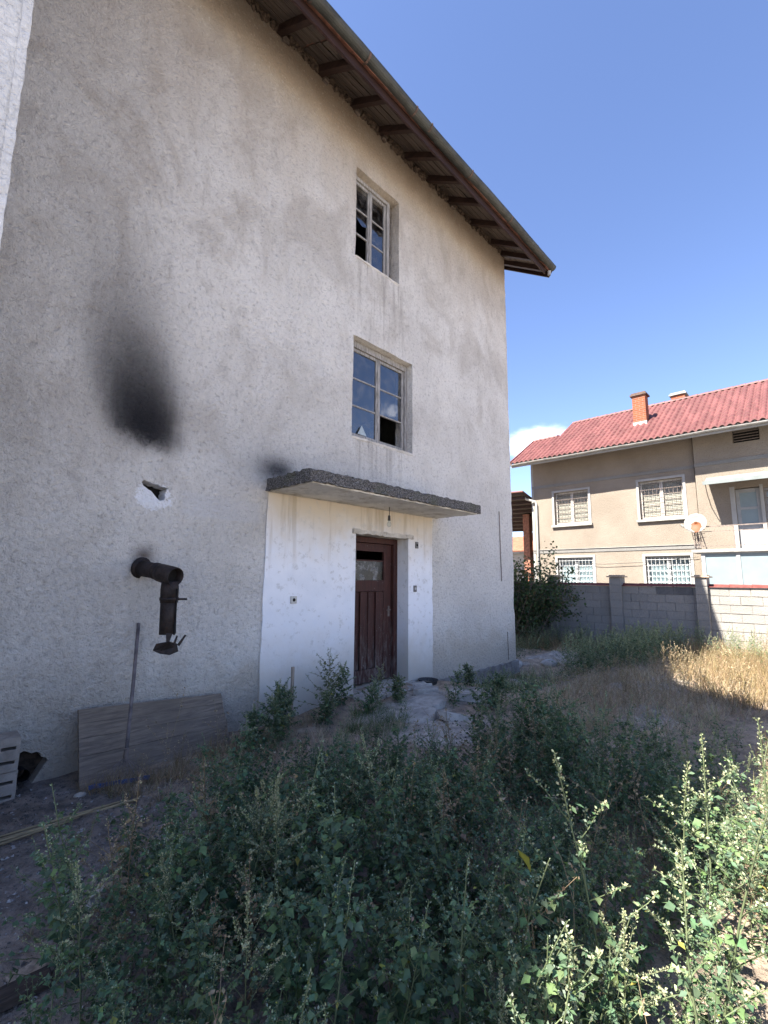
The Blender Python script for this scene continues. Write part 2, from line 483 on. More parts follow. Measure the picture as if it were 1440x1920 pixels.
def glass_mat(name, tint, rough=0.03, grime=0.25, ior=1.5, coat=1.0):
    m = bpy.data.materials.new(name); m.use_nodes = True; t = m.node_tree; g = G(t)
    for n in list(t.nodes):
        if n.type != 'OUTPUT_MATERIAL': t.nodes.remove(n)
    out = [n for n in t.nodes if n.type == 'OUTPUT_MATERIAL'][0]
    p = g.pos()
    tr = g.n('ShaderNodeBsdfTransparent'); tr.inputs[0].default_value = (*tint, 1)
    gl = g.n('ShaderNodeBsdfGlossy'); gl.inputs['Roughness'].default_value = rough
    g.put(gl.inputs['Normal'], g.bump(g.noise(p, 2.2, 2.0), 0.004))
    df = g.n('ShaderNodeBsdfDiffuse'); df.inputs[0].default_value = (0.30, 0.30, 0.30, 1)
    fr = g.n('ShaderNodeFresnel'); fr.inputs[0].default_value = ior
    back = S(g, g.n('ShaderNodeNewGeometry').outputs['Backfacing'])
    fac = (S(g, fr.outputs[0]) * 1.8 * coat).sat() * (1.0 - back)
    m1 = g.n('ShaderNodeMixShader'); g.put(m1.inputs[0], fac); t.links.new(tr.outputs[0], m1.inputs[1]); t.links.new(gl.outputs[0], m1.inputs[2])
    m2 = g.n('ShaderNodeMixShader'); g.put(m2.inputs[0], g.ss(g.noise(p, 7.0, 6.0, 0.7), 0.42, 0.72) * grime * (1.0 - back))
    t.links.new(m1.outputs[0], m2.inputs[1]); t.links.new(df.outputs[0], m2.inputs[2])
    t.links.new(m2.outputs[0], out.inputs[0]); MATS[name] = m
glass_mat('old_glass', (0.55, 0.58, 0.62), 0.03, 0.22, 1.9)
glass_mat('dusty_glass', (0.4, 0.42, 0.4), 0.25, 0.85, 1.5, 0.5)
glass_mat('clean_glass', (0.85, 0.9, 0.92), 0.02, 0.1, 1.45)
# neighbour
def dash_fn(col, col2):
    def fn(g, p):
        n = g.noise(p, 38.0, 5.0, 0.7); b = g.noise(p, 0.8, 4.0, 0.6)
        c = g.mix(g.ss(b, 0.3, 0.7), col, col2)
        c = g.mix((1.0 - g.ss(n, 0.35, 0.5)) * 0.45, c, tuple(k * 0.5 for k in col))
        return c, g.bump(n, 0.02)
    return fn
material('pebble_dash', dash_fn((0.185, 0.158, 0.13), (0.225, 0.195, 0.163)), 0.95, 0.2)
material('grey_band', dash_fn((0.155, 0.152, 0.146), (0.19, 0.186, 0.18)), 0.95, 0.2)
simple('white_render', (0.27, 0.267, 0.26), 0.1, 3.0, 0.004, 40, 0.8)
simple('white_frame', (0.25, 0.255, 0.26), 0.08, 5.0, rough=0.5)
simple('grey_frame', (0.42, 0.40, 0.37), 0.2, 5.0, rough=0.6)
simple('cream_blind', (0.48, 0.38, 0.30), 0.12, 3.0, stretch=(1, 1, 12))
simple('white_curtain', (0.34, 0.37, 0.37), 0.12, 5.0, stretch=(1, 8, 0.5))
simple('iron', (0.16, 0.13, 0.115), 0.3, 20.0, rough=0.7)
simple('pale_iron', (0.52, 0.53, 0.53), 0.1, 20.0, rough=0.6)
simple('slab_concrete', (0.24, 0.235, 0.225), 0.2, 5.0, 0.004, 40)
simple('panel_blue', (0.17, 0.215, 0.235), 0.06, 3.0, rough=0.35)
simple('awning_sheet', (0.15, 0.17, 0.172), 0.1, 3.0, rough=0.5)
def tile_fn(g, p):
    r = g.vor(g.scale(p, (1.6, 4.5, 1.6)), 1.0, out='Color'); n = g.noise(p, 20.0, 4.0, 0.6)
    rr = g.xyz(r)[0]
    c = g.mix(rr, (0.085, 0.028, 0.027), (0.130, 0.046, 0.044))
    c = g.mix(g.ss(n, 0.45, 0.7) * 0.3, c, (0.17, 0.085, 0.078))
    return c, g.bump(n, 0.004)
material('red_tile', tile_fn, 0.6, 0.35)
def brick_fn(g, p):
    x, y, z = g.xyz(p)
    b = g.n('ShaderNodeTexBrick'); g.put(b.inputs['Vector'], g.comb(x + y, z, 0.0))
    b.inputs['Color1'].default_value = (0.24, 0.068, 0.028, 1); b.inputs['Color2'].default_value = (0.19, 0.05, 0.022, 1)
    b.inputs['Mortar'].default_value = (0.17, 0.13, 0.11, 1); b.inputs['Scale'].default_value = 1.0
    b.inputs['Brick Width'].default_value = 0.25; b.inputs['Row Height'].default_value = 0.075; b.inputs['Mortar Size'].default_value = 0.008
    return S(g, b.outputs[0]), None
material('chimney_brick', brick_fn, 0.9, 0.2)
simple('dish_white', (0.25, 0.245, 0.235), 0.08, 5.0, rough=0.5)
def dish_fn(g, p):
    x, y, z = g.xyz(p); n = g.noise(p, 9.0, 5.0, 0.6)
    u = (y + 1.70) / 0.17; v = (z - 3.30) / 0.20
    s = g.ss(((u * u + v * v) * -1.0).exp() + (n - 0.5) * 0.7, 0.38, 0.55)
    return g.mix(s, (0.24, 0.235, 0.225), (0.13, 0.040, 0.012)), None
material('dish_rust', dish_fn, 0.6, 0.3)
def block_fn(g, p):
    n = g.noise(p, 45.0, 4.0, 0.7); b = g.noise(p, 2.0, 4.0, 0.6); r = g.objrand()
    c = g.mix(r, (0.215, 0.207, 0.195), (0.255, 0.245, 0.23))
    c = g.mix(g.ss(b, 0.4, 0.7) * 0.3, c, (0.30, 0.28, 0.26))
    c = g.mix((1.0 - g.ss(n, 0.34, 0.46)) * 0.4, c, (0.12, 0.115, 0.11))
    return c, g.bump(n, 0.012)
material('cinder_block', block_fn, 0.95, 0.15)
simple('dark_block', (0.11, 0.11, 0.115), 0.15, 5.0, 0.01, 45)
simple('mortar', (0.20, 0.193, 0.182), 0.15, 6.0, 0.008, 40, 0.95)
simple('pillar_cap', (0.36, 0.28, 0.21), 0.2, 6.0, 0.008, 40, 0.9)
simple('coping_tile', (0.15, 0.042, 0.036), 0.25, 8.0, 0.004, 40, 0.7)
simple('orange_roof', (0.22, 0.085, 0.05), 0.2, 3.0)
simple('bark', (0.16, 0.12, 0.09), 0.3, 20.0)
def foliage_fn(name, trans=0.3, gloss=0.3):
    m = bpy.data.materials.new(name); m.use_nodes = True; t = m.node_tree; g = G(t)
    b = t.nodes['Principled BSDF']; out = t.nodes['Material Output']
    c = g.attr('col')
    n = g.noise(g.pos(), 40.0, 2.0)
    c = g.mix(g.ss(n, 0.3, 0.75) * 0.35, c, (0.02, 0.03, 0.02), 'MIX')
    g.put(b.inputs['Base Color'], c); b.inputs['Roughness'].default_value = 0.6
    b.inputs['Specular IOR Level'].default_value = gloss
    tr = g.n('ShaderNodeBsdfTranslucent'); g.put(tr.inputs[0], g.mix(1.0, c, (1.0, 1.05, 0.6), 'MULTIPLY'))
    mx = g.n('ShaderNodeMixShader'); mx.inputs[0].default_value = trans
    t.links.new(b.outputs[0], mx.inputs[1]); t.links.new(tr.outputs[0], mx.inputs[2]); t.links.new(mx.outputs[0], out.inputs[0])
    MATS[name] = m
foliage_fn('foliage', 0.32)
foliage_fn('straw', 0.25, 0.2)

# ------------------------------------------------------------------ ground
def sstep(x, a, b):
    t = np.clip((x - a) / (b - a), 0, 1); return t * t * (3 - 2 * t)
def vnoise(x, y, s, seed=0):
    r = np.random.RandomState(seed).rand(256, 256)
    u, v = x * s + 400.3, y * s + 400.7
    i, j = np.floor(u).astype(int), np.floor(v).astype(int); fu, fv = u - i, v - j
    fu = fu * fu * (3 - 2 * fu); fv = fv * fv * (3 - 2 * fv)
    i0, i1, j0, j1 = i % 256, (i + 1) % 256, j % 256, (j + 1) % 256
    return (r[i0, j0] * (1 - fu) + r[i1, j0] * fu) * (1 - fv) + (r[i0, j1] * (1 - fu) + r[i1, j1] * fu) * fv
MOUNDS = [(4.9, -0.80, 1.15, 0.45, 0.07), (4.25, -1.55, 0.8, 0.40, 0.06), (6.3, -2.9, 0.75, 0.35, 0.12), (10.6, 0.0, 1.3, 0.6, 0.16), (7.6, -0.45, 0.6, 0.2, 0.07), (8.3, -2.6, 1.4, 0.5, 0.12)]
def gz(x, y):
    x = np.asarray(x, float); y = np.asarray(y, float)
    z = 0.03 * (vnoise(x, y, 0.8, 1) - 0.5) + 0.045 * (vnoise(x, y, 2.3, 2) - 0.5) + 0.03 * (vnoise(x, y, 6.0, 3) - 0.5)
    for mx, my, rx, ry, h in MOUNDS:
        d = ((x - mx) / rx) ** 2 + ((y - my) / ry) ** 2
        z = z + h * np.exp(-d * 1.3) * (0.35 + 0.8 * vnoise(x, y, 3.0, 5) + 0.5 * vnoise(x, y, 8.0, 6))
    z = z + 0.10 * sstep(x, 3.0, 4.4) * (1 - sstep(x, 5.6, 6.6)) * sstep(y, -0.9, -0.1)
    z = z - 0.20 * sstep(x, 6.0, 7.4) * sstep(y, -2.2, -0.6)
    return z + 0.02
def gzf(x, y): return float(gz(x, y))
def make_ground():
    xs = np.concatenate([[-400, -150, -60, -25, -12, -6, -3], np.arange(-1.5, 9.0, 0.045), np.arange(9.0, 14.5, 0.12), [15.5, 17, 19, 22, 27, 36, 60, 150, 400]])
    ys = np.concatenate([[-400, -150, -60, -30, -18, -12, -9, -7], np.arange(-5.5, 0.4, 0.045), np.arange(0.4, 3.5, 0.12), [4.5, 6, 9, 14, 25, 60, 150, 400]])
    X, Y = np.meshgrid(xs, ys, indexing='ij')
    far = sstep(np.maximum(np.abs(X - 6) - 10, np.abs(Y + 1) - 6), 0, 6)
    Z = gz(X, Y) * (1 - far) + 0.0 * far
    nx, ny = X.shape
    idx = np.arange(nx * ny).reshape(nx, ny)
    F = np.stack([idx[:-1, :-1], idx[1:, :-1], idx[1:, 1:], idx[:-1, 1:]], -1).reshape(-1, 4)
    me = bpy.data.meshes.new('ground')
    me.vertices.add(nx * ny); me.vertices.foreach_set('co', np.stack([X, Y, Z], -1).astype(np.float32).ravel())
    me.loops.add(F.size); me.loops.foreach_set('vertex_index', F.astype(np.int32).ravel())
    me.polygons.add(len(F)); me.polygons.foreach_set('loop_start', np.arange(0, F.size, 4, dtype=np.int32))
    me.polygons.foreach_set('use_smooth', np.ones(len(F), bool))
    me.update(calc_edges=True)
    # region colours: dark cinder soil by the wall, straw litter, pale sand heaps
    n = vnoise(X, Y, 1.7, 9); n2 = vnoise(X, Y, 5.0, 11)
    soil = np.array([0.22, 0.19, 0.165]); straw = np.array([0.36, 0.285, 0.21]); sand = np.array([0.42, 0.385, 0.335]); brown = np.array([0.31, 0.25, 0.20])
    C = np.ones((nx, ny, 1)) * straw
    w = (1 - sstep(X + 0.5 * (n - 0.5) + 0.25 * Y, 1.1, 2.1))[..., None]; C = C * (1 - w) + soil * w
    w = (sstep(X, 1.4, 2.2) * (1 - sstep(X, 4.5, 6)) * (1 - sstep(Y, -0.5, -0.1)))[..., None] * 0.7; C = C * (1 - w) + brown * w
    for mx, my, rx, ry, h in MOUNDS:
        d = ((X - mx) / rx) ** 2 + ((Y - my) / ry) ** 2
        w = (1 - sstep(d + (n2 - 0.5) * 1.3 + (n - 0.5) * 1.6, 0.5, 1.3))[..., None]; C = C * (1 - w) + sand * w
    w = (sstep(vnoise(X, Y, 2.6, 14), 0.55, 0.8) * (1 - sstep(X, 1.2, 2.0)))[..., None] * 0.35; C = C * (1 - w) + np.array([0.28, 0.27, 0.27]) * w
    w = sstep(np.maximum(np.maximum(-Y - 6.0, -X - 1.5), X - 14), 0, 2.0)[..., None]; C = C * (1 - w) + np.array([0.36, 0.33, 0.29]) * w  # unseen outer ground, made pale to bounce sun onto the shaded wall
    C = C * (0.8 + 0.4 * n2[..., None])
    a = me.color_attributes.new('col', 'FLOAT_COLOR', 'POINT')
    a.data.foreach_set('color', np.concatenate([C, np.ones((nx, ny, 1))], -1).astype(np.float32).ravel())
    def fn(g, p):
        n = g.noise(p, 9.0, 7.0, 0.68); f = g.noise(p, 55.0, 5.0, 0.7); v = g.vor(p, 34.0)
        c = g.mix(1.0, g.attr('col'), g.mix(g.ss(n, 0.3, 0.7), (0.6, 0.6, 0.6), (1.35, 1.3, 1.25)), 'MULTIPLY')
        c = g.mix(g.ss(f, 0.60, 0.70) * 0.45, c, (0.42, 0.40, 0.38))
        c = g.mix((1.0 - g.ss(f, 0.32, 0.42)) * 0.6, c, (0.035, 0.03, 0.028))
        return c, g.bump(n * 1.2 + f * 0.6 + v * 0.35, 0.03)
    me.materials.append(material('soil', fn, 0.97, 0.15))
    o = bpy.data.objects.new('ground', me); COL.objects.link(o)
    tag(o, 'dry dusty yard soil with straw litter and pale sand heaps', kind='structure')
make_ground()
# ------------------------------------------------------------------ the old plastered house
HOUSE = empty('plaster_house', (4.4, 0.0, 0.0), 'tall old house of stained grey stucco with soot blots, brown door and wooden eave', 'house')
def blob(cx, cz, rx, rz, n=16, j=0.18):
    return [(cx + rx * math.cos(2 * math.pi * k / n) * (1 + rnd.uniform(-j, j)), cz + rz * math.sin(2 * math.pi * k / n) * (1 + rnd.uniform(-j, j))) for k in range(n)]
WINDOWS = [(4.19, 5.15, 6.28, 7.74), (4.19, 5.49, 3.55, 5.04)]
DOOR = (4.28, 5.38, 0.14, 2.22)
def wall_front(a, b, d): return (a, d, b)
flue = [(1.54, 2.52), (1.515, 2.49), (1.535, 2.455), (1.56, 2.44), (1.60, 2.415), (1.63, 2.405), (1.67, 2.365), (1.70, 2.335), (1.745, 2.305), (1.79, 2.315), (1.805, 2.35), (1.795, 2.39), (1.81, 2.42), (1.80, 2.44), (1.835, 2.455), (1.79, 2.468), (1.74, 2.472), (1.71, 2.49), (1.66, 2.485), (1.62, 2.50), (1.58, 2.508)]
drain = [(0.70, 0.02), (0.93, 0.0), (0.97, 0.07), (1.0, 0.12), (1.03, 0.165), (1.02, 0.19), (0.985, 0.205), (0.975, 0.235), (0.95, 0.25), (0.92, 0.245), (0.895, 0.262), (0.87, 0.275), (0.84, 0.262), (0.81, 0.268), (0.77, 0.26), (0.72, 0.265), (0.68, 0.2)]
right_edge = [(8.64 + rnd.uniform(-0.012, 0.012), z) for z in np.arange(-0.2, 8.7, 0.16)]
right_edge[8] = (8.60, right_edge[8][1]); right_edge[9] = (8.605, right_edge[9][1])
outer = [(-6.0, -0.3), (8.64, -0.3)] + right_edge + [(8.64, 8.76), (-6.0, 8.76)]
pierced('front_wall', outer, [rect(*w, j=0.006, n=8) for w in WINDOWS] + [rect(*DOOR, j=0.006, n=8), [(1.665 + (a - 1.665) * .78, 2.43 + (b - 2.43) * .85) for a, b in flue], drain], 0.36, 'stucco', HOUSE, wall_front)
mb = MB()
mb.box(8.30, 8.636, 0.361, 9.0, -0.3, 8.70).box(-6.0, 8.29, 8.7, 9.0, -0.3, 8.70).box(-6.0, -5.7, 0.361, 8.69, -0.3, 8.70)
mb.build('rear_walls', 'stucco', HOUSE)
for gx in (8.30, -6.0):
    mb = MB(); a = [(gx, 0.05, 8.77), (gx, 8.95, 8.77), (gx, 4.5, 11.7)]; b = [(gx + 0.32, y, z) for _, y, z in a]
    mb.face(*a); mb.face(*reversed(b))
    for i in range(3): j = (i + 1) % 3; mb.face(a[i], b[i], b[j], a[j])
    mb.build('gable_wall', 'stucco', HOUSE)
for zf in (0.02, 2.95, 5.80, 8.62):
    MB().box(-5.69, 8.29, 0.362, 8.69, zf - 0.12, zf).build('floor_slab', 'interior_ceiling', HOUSE)
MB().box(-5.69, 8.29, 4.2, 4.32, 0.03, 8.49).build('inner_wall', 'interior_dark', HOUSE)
MB().box(1.35, 2.0, 0.16, 0.30, 2.2, 2.6).build('flue_shade_plug', 'pipe_black', HOUSE)  # black plug imitating the darkness of the cavity behind the hole
MB().box(0.60, 1.15, 0.12, 0.28, -0.1, 0.4).build('hole_back', 'crumbs', HOUSE)
# reveal linings, a touch smoother than the render
def rough_box(x0, x1, y0, y1, z0, z1, step, amp, seed=0):
    """A box whose faces are grids shaken by noise, shared at the edges."""
    V = {}; v = []; f = []; R = random.Random(seed)
    nx, ny, nz = (max(1, round((b - a) / step)) for a, b in ((x0, x1), (y0, y1), (z0, z1)))
    def vid(i, j, k):
        if (i, j, k) not in V:
            V[(i, j, k)] = len(v)
            edge = (i in (0, nx)) + (j in (0, ny)) + (k in (0, nz))
            s = amp * (1.6 if edge > 1 else 1.0)
            v.append((x0 + (x1 - x0) * i / nx + R.uniform(-s, s), y0 + (y1 - y0) * j / ny + R.uniform(-s, s), z0 + (z1 - z0) * k / nz + R.uniform(-s, s)))
        return V[(i, j, k)]
    for i in range(nx):
        for j in range(ny):
            f.append((vid(i, j, 0), vid(i, j + 1, 0), vid(i + 1, j + 1, 0), vid(i + 1, j, 0))); f.append((vid(i, j, nz), vid(i + 1, j, nz), vid(i + 1, j + 1, nz), vid(i, j + 1, nz)))
    for i in range(nx):
        for k in range(nz):
            f.append((vid(i, 0, k), vid(i + 1, 0, k), vid(i + 1, 0, k + 1), vid(i, 0, k + 1))); f.append((vid(i, ny, k), vid(i, ny, k + 1), vid(i + 1, ny, k + 1), vid(i + 1, ny, k)))
    for j in range(ny):
        for k in range(nz):
            f.append((vid(0, j, k), vid(0, j, k + 1), vid(0, j + 1, k + 1), vid(0, j + 1, k))); f.append((vid(nx, j, k), vid(nx, j + 1, k), vid(nx, j + 1, k + 1), vid(nx, j, k + 1)))
    return v, f
# painted porch field round the door, a thin proud coat
px0, px1, pz0, pz1 = 2.90, 5.955, -0.05, 2.578
po = [(px0 + rnd.uniform(-.008, .008), z) for z in np.arange(pz1, pz0, -0.12)] + [(px0, pz0), (px1, pz0)] + [(px1 + rnd.uniform(-.014, .014), z) for z in np.arange(pz0 + .1, pz1, 0.1)] + [(px1, pz1)]
pierced('painted_porch_field', po, [rect(DOOR[0] - .004, DOOR[1] + .004, DOOR[2], DOOR[3] + .004, j=0.005, n=10)], 0.0175, 'white_paint_plaster', HOUSE, lambda a, b, d: (a, -0.019 + d, b))
# white-washed door jambs
MB().box(5.372, 5.392, -0.017, 0.22, 0.14, 2.21).build('door_jamb', 'white_paint_plaster', HOUSE)
MB().box(4.27, 4.288, -0.017, 0.22, 0.14, 2.21).build('door_jamb', 'white_paint_plaster', HOUSE)
v, f = rough_box(4.22, 5.46, -0.05, 0.20, 2.205, 2.262, 0.05, 0.006, 3)
mk('door_lintel', v, f, 'reveal_plaster', HOUSE)
# plinth
v, f = rough_box(5.97, 8.67, -0.045, -0.003, -0.35, 0.05, 0.09, 0.008, 4); mk('plinth', v, f, 'plinth_concrete', HOUSE)
# door step
v, f = rough_box(4.18, 5.5, -0.36, 0.02, -0.05, 0.135, 0.07, 0.012, 5); mk('door_step', v, f, 'sand_concrete', HOUSE)
v, f = rough_box(3.75, 5.9, -0.62, -0.37, -0.08, 0.05, 0.09, 0.014, 6); mk('lower_step', v, f, 'sand_concrete', HOUSE)
# door
fr = MB(); fr.box(4.289, 4.36, 0.20, 0.30, 0.14, 2.20).box(5.285, 5.371, 0.20, 0.30, 0.14, 2.20).box(4.36, 5.285, 0.20, 0.30, 2.12, 2.20)
d = fr.build('door_frame', 'door_wood', HOUSE, bevel=0.004)
mb = MB()
X0, X1 = 4.365, 5.28
mb.box(X0, X0 + .13, 0.25, 0.295, 0.16, 2.115).box(X1 - .16, X1, 0.25, 0.295, 0.16, 2.115)
mb.box(X0 + .13, X1 - .16, 0.25, 0.295, 2.00, 2.115).box(X0 + .13, X1 - .16, 0.25, 0.295, 1.42, 1.58).box(X0 + .13, X1 - .16, 0.25, 0.295, 0.16, 0.34)
leaf = mb.build('door', 'door_wood', HOUSE, bevel=0.004)
pxs = np.linspace(X0 + .13, X1 - .16, 5)
for k in range(4):
    MB().box(pxs[k] + (0.004), pxs[k + 1] - 0.004, 0.268 - (0.012 if k % 2 else 0), 0.29, 0.345, 1.415).build('plank', 'door_wood', leaf, bevel=0.003)
for k in (1, 2, 3):
    MB().box(pxs[k] - .018, pxs[k] + .018, 0.238, 0.254, 0.342, 1.418).build('batten', 'door_wood', leaf, bevel=0.003)
MB().box(X0 + .125, X1 - .155, 0.272, 0.276, 1.575, 1.86).build('pane', 'dusty_glass', leaf)
MB().box(X0 + .13, X1 - .16, 0.262, 0.285, 1.855, 1.875).build('glazing_bar', 'door_wood', leaf)
hm = MB(); hm.box(X1 - .075, X1 - .04, 0.238, 0.25, 1.05, 1.20); hm.tube([(X1 - .058, 0.25, 1.15), (X1 - .058, 0.20, 1.15), (X1 - .15, 0.195, 1.145)], 0.008, 8); hm.build('handle', 'iron', leaf)
# windows
def old_window(w, missing, gap_right, name_label):
    x0, x1, z0, z1 = w; yf = 0.11
    xr = x1 - gap_right
    top = 0.10 if gap_right == 0 else 0.07
    mb = MB()
    mb.box(x0 - .01, x0 + .06, yf, yf + .10, z0, z1 - .01).box(xr - .06, xr + (.01 if not gap_right else 0), yf, yf + .10, z0, z1 - .01)
    mb.box(x0 + .06, xr - .06, yf, yf + .10, z1 - top, z1 - .01).box(x0 + .06, xr - .06, yf, yf + .10, z0 + .0, z0 + .05)
    win = mb.build('window', 'grey_window_wood', HOUSE, bevel=0.004)
    if name_label: win['label'] = name_label
    if gap_right:
        g_ = MB()
        for k in range(14):
            zz = z0 + 0.03 + k * (z1 - z0 - .1) / 14
            g_.box(xr + .012, x1 - .01, yf + .09, yf + .16, zz, zz + .085, jit=0.01)
        g_.build('gap_filling', 'crumbs', win)
    xm = (x0 + .06 + xr - .06) / 2
    for s, (a, b) in enumerate(((x0 + .064, xm - .004), (xm + .004, xr - .064))):
        zt, zb = z1 - top - .004, z0 + .055
        q = MB(); t = .042
        ys = yf + .028; dr = 0.012 * (1 if s else -1)
        q.box(a, a + t, ys, ys + .04, zb, zt).box(b - t, b, ys, ys + .04, zb, zt).box(a + t, b - t, ys, ys + .04, zt - t, zt).box(a + t, b - t, ys, ys + .04, zb, zb + t * 1.2)
        hts = np.linspace(zb + t * 1.2, zt - t, 4)
        for h in hts[1:3]: q.box(a + t, b - t, ys + .006, ys + .032, h - .011, h + .011)
        q.build('sash', 'grey_window_wood', win, bevel=0.003)
        for k in range(3):
            lo, hi = hts[k] + (.011 if k else 0), hts[k + 1] - (.011 if k < 2 else 0)
            if (s, k) in missing:
                if missing[(s, k)] == 1:   # a jagged remnant hangs from the top
                    MB().face((a + t, ys + .018, hi), (b - t, ys + .018, hi), (b - t, ys + .018, lo + (hi - lo) * .55), (a + t + .6 * (b - a - 2 * t), ys + .018, lo + (hi - lo) * .45), (a + t, ys + .018, lo + (hi - lo) * .75)).build('broken_pane', 'old_glass', win, solid=0.003)
                continue
            yy = ys + .018
            MB().box(a + t - .004, b - t + .004, yy, yy + .003, lo - .003, hi + .003).build('pane', 'old_glass', win)
    MB().box(xm - .018, xm + .018, yf + .016, yf + .03, z0 + .05, z1 - top - .01).build('meeting_strip', 'grey_window_wood', win)
    return win
old_window(WINDOWS[0], {(0, 0): 0, (0, 1): 1}, 0.11, 'small top-floor window with missing panes and a gap beside the frame')
w2 = old_window(WINDOWS[1], {(1, 0): 0}, 0.0, 'wide middle-floor window with its lower right pane gone')
MB().face((4.42, 0.13, 3.66), (4.60, 0.13, 3.66), (4.50, 0.13, 3.80)).build('glass_shard', 'shard', w2, solid=0.003)
# inner ledge seen through the missing pane
MB().bar((4.95, 0.5, 3.66), (5.45, 0.36, 3.72), 0.03, 0.03).build('loose_lath', 'dark_plank', w2)
# sills
for x0, x1, z0, z1 in WINDOWS:
    v, f = rough_box(x0 - .004, x1 + .004, -0.006, 0.12, z0 - .03, z0 + .006, 0.06, 0.004, 8); mk('sill', v, f, 'reveal_plaster', HOUSE)
# canopy over the door
v, f = rough_box(2.88, 6.13, -0.83, -0.001, 2.60, 2.735, 0.045, 0.0075, 9)
# drop the front edge a little and round it, as in the weathered slab
v = [(x, y, z - 0.012 * (y < -0.8) * (z > 2.7) - 0.010 * (x < 2.92)) for x, y, z in v]
can = mk('canopy', v, f, 'mossy_concrete', HOUSE)
v, f = rough_box(2.93, 6.07, -0.79, -0.022, 2.583, 2.604, 0.07, 0.004, 10)
mk('canopy_soffit', v, f, 'canopy_soffit', can)
# sockets and switches on the painted field
def plate(x, z, w, h, mat, dark, nm):
    o = MB().box(x - w / 2, x + w / 2, -0.036, -0.019, z - h / 2, z + h / 2).build(nm, mat, HOUSE, bevel=0.004)
    q = MB(); q.lathe([(0.0, 0.004), (0.018, 0.004), (0.020, 0.0)], (x, -0.0365, z), 14, Matrix.Rotation(math.pi / 2, 3, 'X')); q.build('socket_hole', dark, o)
plate(3.30, 1.35, 0.085, 0.085, 'socket_light', 'pipe_black', 'socket')
plate(5.56, 2.12, 0.065, 0.10, 'socket_plastic', 'pipe_black', 'switch')
plate(5.52, 1.46, 0.065, 0.095, 'socket_plastic', 'socket_light', 'switch')
# thin earthing strip on the wall near the corner
MB().tube([(8.105, -0.012, 2.93), (8.11, -0.016, 2.86), (8.12, -0.014, 2.2), (8.14, -0.013, 1.58)], 0.008, 6).build('earthing_strip', 'iron', HOUSE)
MB().tube([(8.31, -0.012, 0.62), (8.32, -0.014, 0.1)], 0.006, 6).build('earthing_strip', 'iron', HOUSE)
MB().tube([(0.86, 0.10, 0.10), (0.87, -0.05, 0.11)], 0.045, 12, cap=False).build('drain_stub', 'pipe_black', HOUSE)

# ---- eave
SL = 0.667
def zs(y, off=0.0): return 8.27 + (y + 0.74) * SL + off      # underside of soffit boards
rx = [-5.5 + 0.66 * k for k in range(11)] + [2.10, 2.76, 3.44, 4.06, 4.65, 5.28, 5.90, 6.54, 7.29, 8.03, 8.52, 8.98]
for k, X in enumerate(rx):
    w = 0.088 + rnd.uniform(-.01, .012)
    mb = MB(); y0, y1 = -0.715, 0.9
    mb.bar((X, y0, zs(y0, -0.052)), (X + rnd.uniform(-.02, .02), y1, zs(y1, -0.052)), w, 0.098, up=(0, 0, 1))
    mb.build('rafter', 'rafter_wood', HOUSE, bevel=0.004)
# pale end blocks where the rafters meet the wall
for X in (2.76, 3.44, 4.06, 4.65, 6.54):
    MB().box(X + .05, X + .14, -0.06, -0.005, 8.60, 8.66, jit=0.008).build('packing_block', 'soffit_wood', HOUSE)
nb = 6
for s, (xa, xb) in enumerate(((-6.4, -1.2), (-1.2, 3.1), (3.1, 6.2), (6.2, 9.22))):
    for k in range(nb):
        ya = -0.74 + k * 0.86 / nb + rnd.uniform(0, .012); yb = -0.74 + (k + 1) * 0.86 / nb - 0.012
        o = rnd.uniform(-.004, .006); x0 = xa + rnd.uniform(0.003, .02); x1 = xb - rnd.uniform(0.003, .02)
        mb = MB(); i = 0
        P = [(x0, ya), (x1, ya), (x1, yb), (x0, yb)]
        lo = [(x, y, zs(y, o + rnd.uniform(-.004, .004))) for x, y in P]; hi = [(x, y, zs(y, 0.022)) for x, y in P]
        mb.face(*reversed(lo)); mb.face(*hi)
        for a in range(4): b = (a + 1) % 4; mb.face(lo[a], lo[b], hi[b], hi[a])
        mb.build('soffit_board', 'soffit_wood', HOUSE)
mb = MB()
for sgn in (1, -1):
    def P(x, y, o):
        yy = y if sgn == 1 else 9.0 - y
        return (x, yy, zs(y, o))
    A = [P(-6.5, -0.80, .028), P(9.26, -0.80, .028), P(9.26, 4.5, .028), P(-6.5, 4.5, .028)]; B = [P(-6.5, -0.80, .10), P(9.26, -0.80, .10), P(9.26, 4.5, .10), P(-6.5, 4.5, .10)]
    mb.face(*A); mb.face(*reversed(B))
    for a in range(4): b = (a + 1) % 4; mb.face(A[a], B[a], B[b], A[b])
mb.build('roof', 'old_roof_tile', HOUSE)
# overhanging eave tiles above the gutter
tm = None
for k in range(0, 44):
    x = 0.2 + k * 0.208
    if tm is None:
        q = MB()
        for i in range(6):
            a0, a1 = math.pi * i / 6, math.pi * (i + 1) / 6
            for (u0, u1) in ((0, 1),):
                c0, s0, c1, s1 = math.cos(a0) * .1, math.sin(a0) * .045, math.cos(a1) * .1, math.sin(a1) * .045
                q.face((c0, -.07, s0), (c1, -.07, s1), (c1, .30, s1 + .25), (c0, .30, s0 + .25))
        o = q.build('eave_tile', 'old_roof_tile', None, solid=0.012); tm = o.data; o.parent = HOUSE
    else:
        o = bpy.data.objects.new('eave_tile', tm); COL.objects.link(o); o.parent = HOUSE
        m = o.modifiers.new('solid', 'SOLIDIFY'); m.thickness = 0.012
    o.location = (x - HOUSE.location.x, -0.78 + rnd.uniform(-.008, .008), zs(-0.78, .105) + rnd.uniform(-.006, .006))
v, f = rough_box(-6.4, 9.05, -0.745, -0.715, 8.15, 8.345, 0.11, 0.0025, 11); mk('fascia', v, f, 'fascia_wood', HOUSE)
